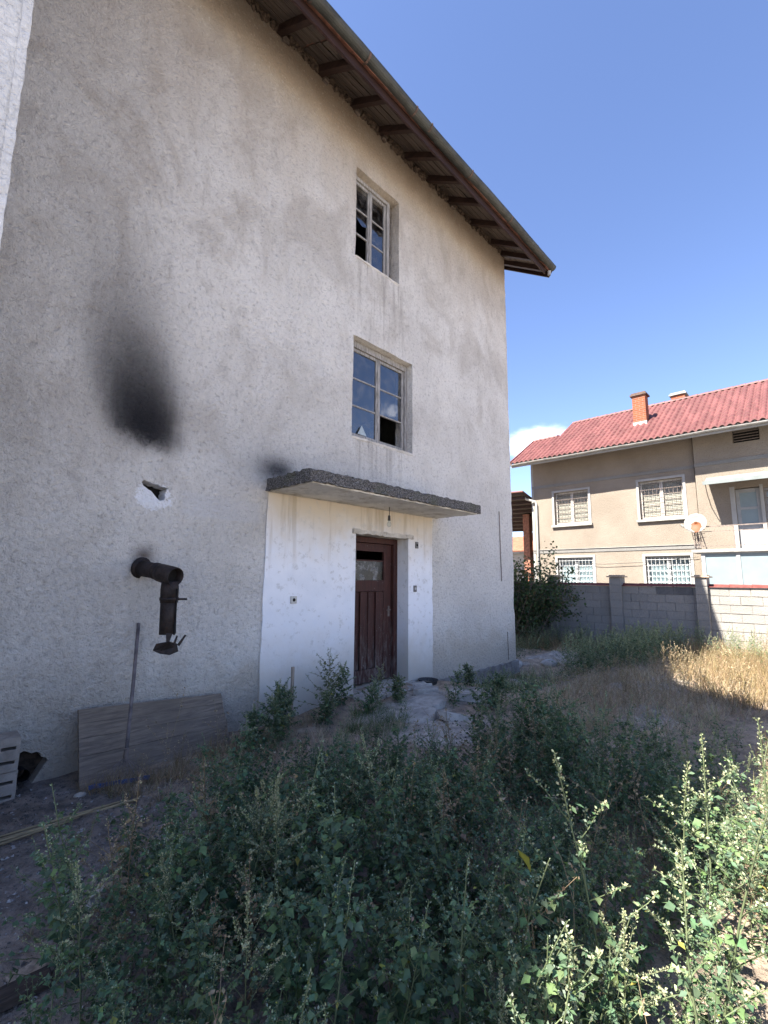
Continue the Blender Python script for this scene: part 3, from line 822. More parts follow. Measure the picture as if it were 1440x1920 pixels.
def gutter(x0, x1, y, z, r, parent):
    q = MB(); n = 10; st = max(2, int((x1 - x0) / 0.25)); ring = []
    for i in range(st + 1):
        x = x0 + (x1 - x0) * i / st; dz = 0.008 * math.sin(x * 2.1) + rnd.uniform(-.003, .003); dy = 0.006 * math.sin(x * 1.3 + 1)
        ring.append([(x, y + dy - r * math.cos(math.pi * k / n), z + dz - r * math.sin(math.pi * k / n)) for k in range(n + 1)])
    for i in range(st):
        for k in range(n): q.face(ring[i][k], ring[i][k + 1], ring[i + 1][k + 1], ring[i + 1][k])
    g_ = q.build('gutter', 'gutter_metal', parent, solid=0.005)
    for i in (0, st):
        q = MB(); q.face(*ring[i]); 
        if i == st: q.build('gutter_end', 'gutter_metal', g_, solid=0.004)
    return g_
gt = gutter(-6.5, 9.24, -0.832, 8.335, 0.079, HOUSE)
for x in (2.0, 2.65, 3.55, 4.5, 4.85, 5.95, 7.3, 8.35):
    q = MB(); n = 10; r = 0.0845
    for k in range(n):
        a, b = math.pi * k / n, math.pi * (k + 1) / n; y, z = -0.832, 8.335
        q.face((x, y - r * math.cos(a), z - r * math.sin(a)), (x, y - r * math.cos(b), z - r * math.sin(b)), (x + .03, y - r * math.cos(b), z - r * math.sin(b)), (x + .03, y - r * math.cos(a), z - r * math.sin(a)))
    q.build('gutter_strap', 'gutter_clip', gt, solid=0.005)
MB().tube([(9.13, -0.80, 8.22), (9.13, -0.795, 8.12)], 0.032, 12, cap=False).build('gutter_outlet', 'white_plastic', gt)
# verge board of the gable side
MB().bar((9.235, -0.78, zs(-0.78, -0.03)), (9.235, 4.5, zs(4.5, -0.03)), 0.03, 0.15).build('verge_board', 'fascia_wood', HOUSE)
# mud and crumbling mortar between the rafters at the wall head
q = MB()
for k in range(520):
    x = rnd.uniform(1.8, 8.6); s = rnd.uniform(.008, .035) * (1.5 if rnd.random() < .15 else 1); y = -rnd.uniform(0.0, .05); z = 8.74 - rnd.random() ** 2 * 0.10 - (0.06 if 4.5 < x < 6.6 else 0.0) * rnd.random()
    M = Matrix.Translation((x, y, z)) @ Matrix.Rotation(rnd.uniform(0, 3), 4, Vector((rnd.random(), rnd.random(), rnd.random())).normalized())
    q.box(-s, s, -s * .7, s * .7, -s * .8, s * .8, jit=s * .35, M=M)
tag(q.build('mortar_crumbs', 'crumbs', HOUSE), kind='stuff')

# ---- projecting wing at the left edge of the view
WX, WY, WZ = 0.232, -1.4, 8.9
MB().box(-8.0, WX, WY, -0.001, -0.3, WZ).build('projecting_wing', 'pale_stucco', HOUSE)
v, f = rough_box(WX - .042, WX + .004, WY - .010, WY - .001, -0.1, WZ - .1, .06, .0022, 77); mk('corner_bead', v, f, 'pale_stucco', HOUSE)
mb = MB()
A = [(-8.5, -2.06, 9.0), (0.85, -2.06, 9.0), (0.85, 1.2, 11.1), (-8.5, 1.2, 11.1)]; B = [(x, y, z + .12) for x, y, z in A]
mb.face(*A); mb.face(*reversed(B))
for a in range(4): b = (a + 1) % 4; mb.face(A[a], B[a], B[b], A[b])
mb.build('wing_roof', 'old_roof_tile', HOUSE)

# ------------------------------------------------------------------ things at the wall
SP = empty('stove_pipe', (1.62, 0.0, 1.68), 'rusty black stove pipe sticking out of the stucco wall and hanging down torn', 'stove pipe')
MB().tube([(1.60, 0.06, 1.685), (1.635, -0.12, 1.665), (1.675, -0.30, 1.645)], [0.072, 0.070, 0.068], 18).build('wall_pipe', 'rusty_pipe', SP, True)
MB().tube([(1.672, -0.27, 1.640), (1.682, -0.30, 1.635), (1.716, -0.42, 1.612), (1.730, -0.47, 1.602)], [0.076, 0.078, 0.081, 0.078], 20, cap=False).build('tee_piece', 'rusty_pipe', SP, True, solid=0.006)
MB().tube([(1.672, -0.28, 1.638), (1.708, -0.40, 1.617)], 0.069, 18).build('pipe_inside', 'pipe_black', SP)
mb = MB(); mb.tube([(1.715, -0.395, 1.56), (1.716, -0.398, 1.50), (1.717, -0.40, 1.38)], [0.066, 0.072, 0.071], 18, cap=False); mb.build('collar', 'rusty_pipe', SP, True, solid=0.005)
mb = MB(); mb.tube([(1.712, -0.40, 1.50), (1.716, -0.402, 1.30), (1.722, -0.404, 1.115)], [0.065, 0.064, 0.066], 20, cap=False); mb.build('drop_pipe', 'rusty_pipe', SP, True, solid=0.004)
MB().box(1.745, 1.757, -0.476, -0.466, 1.11, 1.50).build('seam', 'pipe_black', SP)
cl = MB().tube([(1.717, -0.40, 1.425), (1.717, -0.40, 1.40)], 0.077, 18, cap=False).build('clamp', 'rusty_pipe', SP, True, solid=0.005)
MB().tube([(1.76, -0.47, 1.412), (1.83, -0.50, 1.412)], 0.009, 8).build('clamp_bolt', 'rusty_pipe', cl)
MB().tube([(1.603, -0.002, 1.684), (1.606, -0.014, 1.682)], 0.098, 20).build('wall_collar', 'rusty_pipe', SP, True)
MB().tube([(1.655, -0.215, 1.655), (1.660, -0.232, 1.653)], 0.0755, 20).build('crimp_ring', 'rusty_pipe', SP, True)
# torn cap hanging by a strip of sheet
mb = MB()
mb.face((1.685, -0.46, 1.13), (1.735, -0.475, 1.125), (1.715, -0.475, 1.06), (1.69, -0.47, 1.05))
mb.face((1.62, -0.44, 1.045), (1.70, -0.49, 1.06), (1.79, -0.45, 1.03), (1.81, -0.44, 0.965), (1.73, -0.46, 0.945), (1.66, -0.43, 0.96), (1.605, -0.42, 0.99))
mb.face((1.70, -0.49, 1.06), (1.79, -0.45, 1.03), (1.76, -0.36, 1.00), (1.68, -0.36, 1.02))
mb.face((1.745, -0.47, 1.03), (1.765, -0.47, 1.025), (1.782, -0.475, 1.10), (1.772, -0.475, 1.105))
mb.face((1.79, -0.45, 1.02), (1.812, -0.45, 1.01), (1.862, -0.46, 1.098), (1.850, -0.46, 1.105))
mb.build('torn_cap', 'rusty_pipe', SP, solid=0.008)

HB = empty('hanging_bulb', (4.66, -0.28, 2.58), 'bare bulb socket hanging on a short wire under the door canopy', 'light bulb')
MB().tube([(4.66, -0.28, 2.58), (4.664, -0.28, 2.52), (4.658, -0.28, 2.46)], 0.005, 6).build('wire', 'black_wire', HB)
MB().lathe([(0.004, 0.03), (0.017, 0.02), (0.020, -0.035), (0.022, -0.045)], (4.658, -0.28, 2.44), 12).build('lamp_socket', 'black_pot', HB, True)
MB().lathe([(0.012, 0.0), (0.018, -0.02), (0.030, -0.05), (0.030, -0.07), (0.016, -0.092), (0.001, -0.096)], (4.658, -0.28, 2.40), 14).build('bulb', 'clean_glass', HB, True)

# leaning board built of old planks
BD = empty('leaning_board', (1.8, -0.35, 0.0), 'weathered plank board leaning against the stucco wall at the left', 'board')
bl, br_, tr_, tl_ = Vector((1.165, -0.40, -0.02)), Vector((2.47, -0.27, -0.04)), Vector((2.44, -0.07, 0.455)), Vector((1.175, -0.11, 0.54))
nrm = (br_ - bl).cross(tl_ - bl).normalized()
cuts = [0.0, 0.22, 0.43, 0.64, 0.82, 1.0]
for k in range(5):
    a, b = cuts[k] + .0012, cuts[k + 1] - .0012
    def Q(u, w): return (bl.lerp(br_, u)).lerp(tl_.lerp(tr_, u), w)
    st = 6; mb = MB(); lo = []; off = rnd.uniform(-.003, .003); u0, u1 = rnd.uniform(0, .006), 1 - rnd.uniform(0, .012)
    pts0 = [Q(u0 + (u1 - u0) * i / st, a + rnd.uniform(-.002, .002)) for i in range(st + 1)]; pts1 = [Q(u0 + (u1 - u0) * i / st, b + rnd.uniform(-.002, .002)) for i in range(st + 1)]
    for i in range(st):
        A = [pts0[i], pts0[i + 1], pts1[i + 1], pts1[i]]; A = [p + nrm * off for p in A]; B = [p - nrm * .02 for p in A]
        mb.face(*A); mb.face(*reversed(B)); mb.face(A[0], B[0], B[1], A[1]); mb.face(A[3], A[2], B[2], B[3])
        if i == 0: mb.face(A[3], B[3], B[0], A[0])
        if i == st - 1: mb.face(A[1], B[1], B[2], A[2])
    mb.build('plank', 'board_wood', BD)

# rake with a fan of wire tines and blue tips
RK = empty('leaf_rake', (1.46, -0.40, 0.0), 'old rake with grey pole and blue plastic edge leaning on the plank board', 'rake')
top, hub = Vector((1.612, -0.03, 1.185)), Vector((1.455, -0.435, 0.195))
MB().tube([hub, hub.lerp(top, .5) + Vector((0.004, 0, 0)), top], [0.0135, 0.0145, 0.0150], 10).build('pole', 'handle_grey', RK, True)
MB().tube([hub + Vector((0, 0, .06)), hub, hub - Vector((0, 0.01, .04))], [0.018, 0.022, 0.014], 8).build('hub', 'iron', RK)
e0, e1 = Vector((1.19, -0.50, 0.075)), Vector((1.60, -0.58, 0.06))
for k in range(9):
    e = e0.lerp(e1, k / 8) + Vector((0, 0, -0.02 * abs(k - 4) / 4))
    MB().tube([hub, hub.lerp(e, .6) + Vector((0, 0, .012)), e], 0.0028, 5).build('tine', 'iron', RK)
mb = MB()
for k in range(8):
    a = e0.lerp(e1, k / 8) ; b = e0.lerp(e1, (k + .9) / 8)
    mb.bar(a + Vector((0, -.005, -.012 + rnd.uniform(-.006, .006))), b + Vector((0, -.005, -.012 + rnd.uniform(-.006, .006))), 0.012, 0.030)
mb.build('blue_edge', 'blue_plastic', RK, bevel=0.002)

# two perforated blocks stacked at the left frame edge
def hollow(z, tilt, label):
    r = empty('hollow_block', (0.60, -0.17, z), label, 'building block', 'perforated blocks stacked by the wall')
    w, h, dpt = 0.195, 0.225, 0.19
    holes = []
    for i in range(2):
        for j in range(3):
            cx = -w + 0.075 + j * 0.125; cz = 0.062 + i * 0.095
            holes.append([(cx - .042, cz - .011), (cx + .042, cz - .013), (cx + .045, cz + .010), (cx - .042, cz + .012)])
    c, s = math.cos(tilt), math.sin(tilt)
    def place(a, b, d):
        x, y = a, -0.10 + d
        return (0.60 + x * c - y * s, -0.17 + x * s + y * c, z + b)
    pierced('shell', rect(-w, w, 0.0, h, 0.003, 4), holes, dpt, 'hollow_block', r, place)
    q = MB(); p = [place(-w + .01, .02, .15), place(w - .01, .02, .15), place(w - .01, h - .02, .15), place(-w + .01, h - .02, .15)]
    q.face(*p).build('slot_shade', 'pipe_black', r)  # black sheet behind the slots, standing in for the shade inside
    return r
hollow(0.0, 0.02, 'lower perforated grey block of the pair at the left frame edge')
hollow(0.232, -0.03, 'upper perforated grey block of the pair at the left frame edge')

# split canes on the ground
for k, (a, b, r, lab) in enumerate([((0.30, -0.775), (1.30, -0.83), 0.007, 'yellow split cane nearest the wall in the bundle on the soil'), ((0.25, -0.815), (1.42, -0.86), 0.009, 'longest yellow split cane in the middle of the bundle on the soil'), ((0.28, -0.845), (1.12, -0.885), 0.007, 'yellow split cane of the bundle lying nearest the weeds'), ((0.32, -0.875), (0.98, -0.91), 0.006, 'short thin yellow cane on the camera side of the bundle')]):
    pts = []
    for i in range(7):
        t = i / 6; x, y = a[0] + (b[0] - a[0]) * t, a[1] + (b[1] - a[1]) * t
        pts.append((x, y, gzf(a[0], a[1]) * (1 - t) + gzf(b[0], b[1]) * t + 0.022 + 0.004 * math.sin(t * 5 + k)))
    o = MB().tube(pts, [r * (1 + .15 * (i % 2)) for i in range(7)], 7).build('split_cane', 'yellow_cane', None, True, loc=(a[0], a[1], 0))
    tag(o, lab, 'cane', 'yellow canes lying on the soil')
o = MB().bar((3.255, -0.12, -0.05), (3.235, -0.15, 0.62), 0.034, 0.024, up=(0, 1, 0)).build('wooden_stake', 'stake_wood', None, bevel=0.004, loc=(3.255, -0.12, 0))
tag(o, 'thin bare wooden stake standing upright against the white porch wall', 'stake')
o = MB().lathe([(0.001, 0.012), (0.10, 0.01), (0.125, 0.03), (0.135, 0.115), (0.15, 0.125), (0.15, 0.13), (0.126, 0.118), (0.115, 0.04), (0.001, 0.03)], (5.63, -0.18, 0.02), 22).build('black_bowl', 'black_pot', None, True, loc=(5.63, -0.18, 0.02))
tag(o, 'dusty black bowl on the ground right of the door', 'bowl')
zg = gzf(0.88, -1.83)
v, f = rough_box(0.85, 0.915, -1.87, -1.82, zg + 0.0, zg + 0.06, 0.022, 0.007, 12)
o = mk('masonry_chunk', v, f, 'sand_concrete', None, loc=(0.88, -1.83, zg)); tag(o, 'pale grey chunk of masonry at the left edge of the weeds', 'stone')
zg = gzf(0.55, -2.1)
v, f = rough_box(0.50, 0.66, -2.14, -2.07, zg - .005, zg + 0.02, 0.03, 0.005, 13)
o = mk('wood_chip', v, f, 'stake_wood', None, loc=(0.56, -2.1, zg)); tag(o, 'short pale piece of wood on the rubble in the lower left corner', 'wood scrap')
o = MB().bar((0.30, -2.20, gzf(.3, -2.2) + .02), (0.62, -2.22, gzf(.6, -2.2) + .025), 0.09, 0.035).build('dark_plank', 'dark_plank', None, bevel=0.004, loc=(0.45, -2.21, 0.0)); tag(o, 'dark rotten plank end lying in the lower left corner', 'plank')
R2 = random.Random(5)
for x, y, s, lab in ((2.05, -0.62, .045, 'small white stone between dry stems right of the leaning board'), (1.14, -0.50, .035, 'white crumb of plaster at the bottom left corner of the leaning board'), (9.1, 0.30, .20, 'flat pale stone just past the foot of the house corner'), (9.55, -0.25, .17, 'second flat pale stone past the house corner, nearer the weeds')):
    z = gzf(x, y); bm = bmesh.new(); bmesh.ops.create_icosphere(bm, subdivisions=2, radius=s)
    for v_ in bm.verts: v_.co = Vector((v_.co.x * (1.2 + R2.uniform(-.1, .1)), v_.co.y * (0.9 + R2.uniform(-.1, .1)), v_.co.z * .5 + R2.uniform(-.04, .04) * s))
    me = bpy.data.meshes.new('stone'); bm.to_mesh(me); bm.free(); me.materials.append(MATS['sand_concrete'])
    o = bpy.data.objects.new('stone', me); COL.objects.link(o); o.location = (x, y, z + s * .18); tag(o, lab, 'stone')
# broken slabs of old concrete before the door
for cx, cy, rx_, ry_, tilt, lab in ((4.75, -0.82, .42, .24, .03, 'largest broken grey concrete slab in front of the door step'), (5.45, -0.95, .30, .22, -.05, 'broken concrete slab nearest the round dark weed'), (4.15, -1.12, .30, .20, .06, 'tilted concrete piece sinking into the weeds left of the largest slab'), (5.15, -0.52, .26, .12, -.02, 'narrow concrete piece right below the door step'), (4.55, -1.42, .24, .17, -.07, 'small concrete piece closest to the camera before the door')):
    n_ = 11; zt = gzf(cx, cy) + .045; lo = []; hi = []
    for k in range(n_):
        a = 2 * math.pi * k / n_; r_ = R2.uniform(.78, 1.15); x, y = cx + rx_ * r_ * math.cos(a), cy + ry_ * r_ * math.sin(a)
        z = zt + tilt * (x - cx) / rx_ + R2.uniform(-.004, .004); hi.append((x, y, z)); lo.append((cx + (x - cx) * 1.04, cy + (y - cy) * 1.04, z - .09))
    q = MB(); q.face(*hi); q.face(*reversed(lo))
    for k in range(n_): q.face(lo[k], lo[(k + 1) % n_], hi[(k + 1) % n_], hi[k])
    tag(q.build('broken_concrete', 'sand_concrete', None, bevel=.008, loc=(cx, cy, zt - .09)), lab, 'concrete slab', 'broken concrete before the door', 'thing')
# rubble scattered over the soil: nobody could count it
V = []; F = []
for k in range(11000):
    r_ = R2.random()
    if r_ < .62: x, y = R2.uniform(0.2, 2.0), R2.uniform(-2.7, -0.1)
    elif r_ < .85: x, y = R2.uniform(1.5, 5.5), R2.uniform(-2.2, -0.1)
    else: x, y = R2.uniform(4.0, 11.0), R2.uniform(-3.4, 0.0)
    if x > 1.5 and 0.62 > r_ and R2.random() < .5: continue
    s = 0.003 + 0.012 * R2.random() ** 4 + (0.010 if R2.random() < .01 else 0)
    z = gzf(x, y) if False else None
    V.append((x, y, s))
arr = np.array(V); Z = gz(arr[:, 0], arr[:, 1])
VV = []; FF = []
T = [(1, 0, 0), (-.5, .87, 0), (-.5, -.87, 0), (0.1, 0, .8), (.2, .1, -.5)]
for i, (x, y, s) in enumerate(V):
    a = R2.uniform(0, 6.28); c, s_ = math.cos(a) * s, math.sin(a) * s; b0 = len(VV); e = R2.uniform(.6, 1.4)
    for p in T:
        px_, py_ = p[0] * e + R2.uniform(-.2, .2), p[1] + R2.uniform(-.2, .2)
        VV.append((x + px_ * c - py_ * s_, y + px_ * s_ + py_ * c, Z[i] + s * .3 + p[2] * s * R2.uniform(.5, 1.1)))
    FF += [(b0, b0 + 1, b0 + 3), (b0 + 1, b0 + 2, b0 + 3), (b0 + 2, b0, b0 + 3), (b0 + 1, b0, b0 + 4), (b0 + 2, b0 + 1, b0 + 4), (b0, b0 + 2, b0 + 4)]
def rub(g, p):
    v_ = g.vor(p, 30.0, out='Color'); r = g.xyz(v_)[0]
    return g.mix(g.ss(r, 0.55, 1.0), (0.11, 0.10, 0.09), (0.36, 0.345, 0.33)), None
material('rubble_mix', rub, 0.95, 0.2)
tag(mk('rubble', VV, FF, 'rubble_mix'), 'loose grit and pale stone chips over the bare soil', kind='stuff')
# ------------------------------------------------------------------ block wall between the yards
BW = empty('block_wall', (13.5, 0.0, 0.0), 'yard wall of grey cinder blocks with four pillars and red coping in front of the beige house', 'wall')
pill = [(1.21, 1.44), (-0.56, -0.28), (-2.47, -2.23), (-4.40, -4.15), (3.10, 3.33)]
panels = [(1.44, 3.10), (-0.28, 1.21), (-2.23, -0.56), (-4.15, -2.47), (-7.5, -4.40)]
BMESH = {}
def block(x, y0, y1, z, h, mat='cinder_block'):
    key = (round(y1 - y0, 2), round(h, 2), rnd.randrange(3), mat)
    if key not in BMESH:
        L = y1 - y0
        q = MB().box(-0.10, 0.10, -L / 2, L / 2, -h / 2, h / 2, jit=0.0035)
        o = q.build('block', mat, None); BMESH[key] = o.data
    else:
        o = bpy.data.objects.new('block', BMESH[key]); COL.objects.link(o)
    o.parent = BW; o.location = (x - 13.5 + rnd.uniform(-.004, .004), (y0 + y1) / 2, z + h / 2)
    return o
for pi, (ya, yb) in enumerate(panels):
    MB().box(13.512, 13.688, ya, yb, -0.3, 1.47).build('mortar_joint', 'mortar', BW)
    for r in range(9):
        z = 1.525 - 0.2 * (r + 1) - 0.05
        y = yb - (0.2 if r % 2 else 0.0); first = True
        yy = yb
        while yy > ya + 0.02:
            L = 0.2 if (r % 2 and yy == yb) else 0.4
            y0 = max(ya, yy - L)
            if yy - y0 > 0.05:
                dk = (pi == 2 and r == 0 and abs((yy + y0) / 2 + 1.76) < .21)
                o = block(13.6, y0 + .006, yy - .006, z + .006, 0.186, 'dark_block' if dk else 'cinder_block')
                if dk: o['label'] = 'dark grey block'
            yy = y0
    n = max(1, round((yb - ya) / 0.42)); w = (yb - ya) / n
    for k in range(n):
        a = ya + k * w
        q = MB()
        for (s0, s1, h0, h1) in ((-.14, 0, 1.482, 1.525), (0, .14, 1.525, 1.482)):
            q.face((13.6 + s0, a, h0), (13.6 + s1, a, h1), (13.6 + s1, a + w + .02, h1), (13.6 + s0, a + w + .02, h0))
        q.tube([(13.6, a - .01, 1.520), (13.6, a + w + .02, 1.524)], [0.022, 0.028], 8)
        q.box(13.46, 13.74, a + .002, a + w - .002, 1.474, 1.486)
        q.build('coping_tile', 'coping_tile', BW, solid=0.0)
for ya, yb in pill:
    MB().box(13.385, 13.74, ya + .012, yb - .012, -0.3, 1.70).build('mortar_joint', 'mortar', BW)
    for r in range(9):
        z = 1.70 - 0.2 * (r + 1)
        q = MB().box(13.37, 13.75, ya, yb, z + .006, z + .194, jit=0.003)
        q.build('pillar_block', 'cinder_block', BW)
    q = MB().box(13.33, 13.80, ya - .06, yb + .06, 1.702, 1.735, jit=.002).box(13.38, 13.75, ya - .01, yb + .01, 1.736, 1.765, jit=.002)
    q.build('pillar_cap', 'pillar_cap', BW, bevel=.004)

# ------------------------------------------------------------------ beige neighbour house
NX = 18.5
NH = empty('beige_house', (NX, 0.0, 0.0), 'two-storey beige pebble-dashed house with red tiled roof behind the block wall', 'house')
def nface(a, b, d): return (NX + d, a, b)
wins = [(1.97, 3.33, 3.83, 5.15), (-1.21, 0.165, 3.80, 5.18), (1.91, 3.29, 1.10, 2.50), (-1.26, 0.11, 1.10, 2.48)]
def yrect(w): return [(w[0], w[2]), (w[1], w[2]), (w[1], w[3]), (w[0], w[3])]
pierced('front_wall', [(-1.58, -0.3), (4.27, -0.3), (4.27, 6.88), (-1.58, 6.88)], [yrect(w) for w in wins], 0.30, 'pebble_dash', NH, nface)
# right bay stands 15 cm forward
dr = (-3.26, -2.64, 2.62, 4.56); gr = (-4.3, -3.36, 3.2, 4.5); vent = (-3.40, -2.72, 6.04, 6.44)
pierced('bay_wall', [(-9.0, 2.60), (-1.62, 2.60), (-1.62, 6.80), (-9.0, 6.80)], [yrect(dr), yrect(gr), yrect(vent)], 0.25, 'pebble_dash', NH, lambda a, b, d: (NX - .15 + d, a, b))
pierced('ground_wall', [(-9.0, -0.3), (-1.62, -0.3), (-1.62, 2.59), (-9.0, 2.59)], [[(-2.1, .1), (-2.0, .1), (-2.0, .2)]], 0.25, 'pebble_dash', NH, lambda a, b, d: (NX - .02 + d, a, b))
mb = MB().box(NX + .301, 25.0, 4.0, 4.27, -.3, 6.85).box(24.7, 25.0, -9, 3.99, -.3, 6.6).box(NX + .301, 24.69, -9, -8.75, -.3, 6.85); mb.build('side_walls', 'pebble_dash', NH)
for zf in (2.85, 5.75): MB().box(NX + .31, 24.6, -8.7, 3.98, zf - .15, zf).build('floor_slab', 'interior_ceiling', NH)
MB().box(NX + 2.2, NX + 2.3, -8.7, 3.98, 0, 7).build('inner_wall', 'interior_ceiling', NH)
MB().box(NX - .022, NX - .002, -1.578, 4.28, 5.42, 5.53).build('render_band', 'grey_band', NH)
MB().box(NX - .172, NX - .152, -9, -1.61, 5.42, 5.54).build('render_band', 'grey_band', NH)
MB().box(NX - .022, NX - .002, -1.578, 4.28, 2.70, 2.83).build('render_band', 'grey_band', NH)
MB().box(NX - .05, NX - .003, -1.578, 4.28, 2.832, 2.850).build('drip_mould', 'slab_concrete', NH)
MB().box(NX - .006, NX + .05, 4.20, 4.30, -.3, 7.0).build('corner_strip', 'white_render', NH)
def nwin(w, blind, frame, iron, ledge=True):
    y0, y1, z0, z1 = w; m = MB(); t = .085
    for a in ((y0 - t, y0 - .002, z0 - (0 if ledge else t), z1 + t), (y1 + .002, y1 + t, z0 - (0 if ledge else t), z1 + t), (y0, y1, z1 + .002, z1 + t)):
        m.box(NX - .025, NX - .003, *a)
    wn = m.build('window', 'white_render', NH)
    if ledge: MB().box(NX - .10, NX + .12, y0 - .12, y1 + .12, z0 - .10, z0 - .012).build('sill', 'slab_concrete', wn, bevel=.008)
    m = MB(); yc = (y0 + y1) / 2; X0, X1 = NX + .12, NX + .18; s = .07
    m.box(X0, X1, y0, y0 + s, z0, z1).box(X0, X1, y1 - s, y1, z0, z1).box(X0, X1, y0 + s, y1 - s, z1 - s, z1).box(X0, X1, y0 + s, y1 - s, z0, z0 + s).box(X0, X1, yc - s * .8, yc + s * .8, z0 + s, z1 - s)
    m.build('frame', frame, wn, bevel=.005)
    for a, b in ((y0 + s, yc - s * .8), (yc + s * .8, y1 - s)):
        MB().box(X0 + .025, X0 + .03, a, b, z0 + s, z1 - s).build('pane', 'clean_glass', wn)
        # curtain in soft folds or slatted blind
        q = MB()
        if blind == 'cream_blind':
            nsl = 22; h = (z1 - z0 - 2 * s) / nsl
            for k in range(nsl):
                z = z0 + s + k * h
                q.face((X1 + .012, a, z), (X1 + .012, b, z), (X1 + .028, b, z + h * .97), (X1 + .028, a, z + h * .97))
        else:
            nf = 14
            for k in range(nf):
                ya, yb = a + (b - a) * k / nf, a + (b - a) * (k + 1) / nf
                xa, xb = X1 + .05 + .02 * math.sin(k * 2.1), X1 + .05 + .02 * math.sin((k + 1) * 2.1)
                q.face((xa, ya, z0 + s), (xb, yb, z0 + s), (xb, yb, z1 - s), (xa, ya, z1 - s))
        q.build('blind' if blind == 'cream_blind' else 'curtain', blind, wn)
    q = MB(); XG = NX + .05; nv = 11; nh = 7
    for k in range(nv):
        y = y0 + .05 + (y1 - y0 - .1) * k / (nv - 1); q.bar((XG, y, z0 + .02), (XG, y, z1 - .04), .009, .009)
    for k in range(nh):
        z = z0 + .08 + (z1 - z0 - .2) * k / (nh - 1); q.bar((XG - .012, y0 + .02, z), (XG - .012, y1 - .02, z), .008, .012)
        if k < nh - 1:
            for j in range(nv - 1):
                y = y0 + .05 + (y1 - y0 - .1) * (j + .5) / (nv - 1)
                q.tube([(XG - .02, y - .03, z), (XG - .02, y, z + .03), (XG - .02, y + .03, z), (XG - .02, y, z - .03), (XG - .02, y - .03, z)], .0045, 4, cap=False)
    q.build('grille', iron, wn)
nwin(wins[0], 'cream_blind', 'grey_frame', 'iron')
nwin(wins[1], 'cream_blind', 'grey_frame', 'iron')
nwin(wins[2], 'white_curtain', 'white_frame', 'pale_iron')
nwin(wins[3], 'white_curtain', 'white_frame', 'pale_iron')
# attic vent
MB().box(NX + .05, NX + .09, vent[0], vent[1], vent[2], vent[3]).build('attic_shade_panel', 'pipe_black', NH)  # black panel filling the opening in place of its inner shade
q = MB()
for k in range(4): q.bar((NX - .12, vent[0] + .02, vent[2] + .07 + k * .09), (NX - .12, vent[1] - .02, vent[2] + .07 + k * .09), .015, .02)
q.build('vent_bars', 'iron', NH)
# balcony door
XD = NX - .05
MB().box(XD - .11, XD - .102, dr[0] - .09, dr[0] - .001, 2.62, 4.62).box(XD - .11, XD - .102, dr[1] + .001, dr[1] + .13, 2.62, 4.62).build('door_surround', 'white_render', NH)
m = MB().box(XD, XD + .06, dr[0], dr[0] + .10, 2.64, 4.54).box(XD, XD + .06, dr[1] - .10, dr[1], 2.64, 4.54).box(XD, XD + .06, dr[0] + .1, dr[1] - .1, 4.42, 4.54).box(XD, XD + .06, dr[0] + .1, dr[1] - .1, 3.88, 3.96).box(XD, XD + .06, dr[0] + .1, dr[1] - .1, 3.36, 3.44).box(XD, XD + .06, dr[0] + .1, dr[1] - .1, 2.64, 2.74)
bd = m.build('balcony_door', 'white_frame', NH, bevel=.006)
for a, b in ((3.96, 4.42), (3.44, 3.88)): MB().box(XD + .025, XD + .035, dr[0] + .1, dr[1] - .1, a, b).build('pane', 'panel_blue', bd)
MB().box(XD + .02, XD + .04, dr[0] + .1, dr[1] - .1, 2.74, 3.36).build('lower_panel', 'white_frame', bd)
m = MB().box(XD, XD + .06, gr[0], gr[0] + .06, gr[2], gr[3]).box(XD, XD + .06, gr[1] - .06, gr[1], gr[2], gr[3]).box(XD, XD + .06, gr[0] + .06, gr[1] - .06, gr[3] - .06, gr[3]).box(XD, XD + .06, gr[0] + .06, gr[1] - .06, gr[2], gr[2] + .06)
bwn = m.build('balcony_window', 'white_frame', NH)
MB().box(XD + .025, XD + .035, gr[0] + .06, gr[1] - .06, gr[2] + .06, gr[3] - .06).build('pane', 'clean_glass', bwn)
MB().box(XD + .10, XD + .11, gr[0] + .06, gr[1] - .06, gr[2] + .06, gr[3] - .06).build('curtain', 'white_curtain', bwn)
q = MB()
for k in range(8): q.bar((XD - .08, gr[0] + .03 + k * .125, gr[2] - .3), (XD - .08, gr[0] + .03 + k * .125, gr[3] + .02), .012, .012)
for k in range(6):
    z = gr[2] + .1 + k * .22; q.bar((XD - .08, gr[0], z), (XD - .08, gr[1], z), .012, .014)
    for j in range(7): q.box(XD - .095, XD - .085, gr[0] + .07 + j * .125, gr[0] + .12 + j * .125, z - .025, z + .025)
q.build('grille', 'iron', bwn)
# balcony slab, glazed veranda below, railing, awning
XB = 17.4
MB().box(XB, NX - .153, -9.0, -1.50, 2.50, 2.60).build('balcony_slab', 'slab_concrete', NH, bevel=.01)
vz = MB(); posts = [-1.78, -2.66, -3.9, -5.0]
for y in posts: vz.box(XB + .08, XB + .16, y - .05, y + .05, -.3, 2.46)
vz.box(XB + .08, XB + .16, -9, -1.73, 2.46, 2.498).box(XB + .09, XB + .15, -9, -1.83, 0.9, 1.0)
vr = vz.build('veranda_frame', 'white_frame', NH)
for a, b in zip(posts[1:], posts[:-1]):
    MB().box(XB + .11, XB + .13, a + .05, b - .05, 1.0, 2.46).build('veranda_pane', 'panel_blue', vr)
    MB().box(XB + .11, XB + .13, a + .05, b - .05, -.3, 0.9).build('veranda_panel', 'white_frame', vr)
MB().box(XB + .17, NX - .03, -1.80, -1.74, -.3, 2.49).build('veranda_side', 'white_render', NH)
RA = MB()
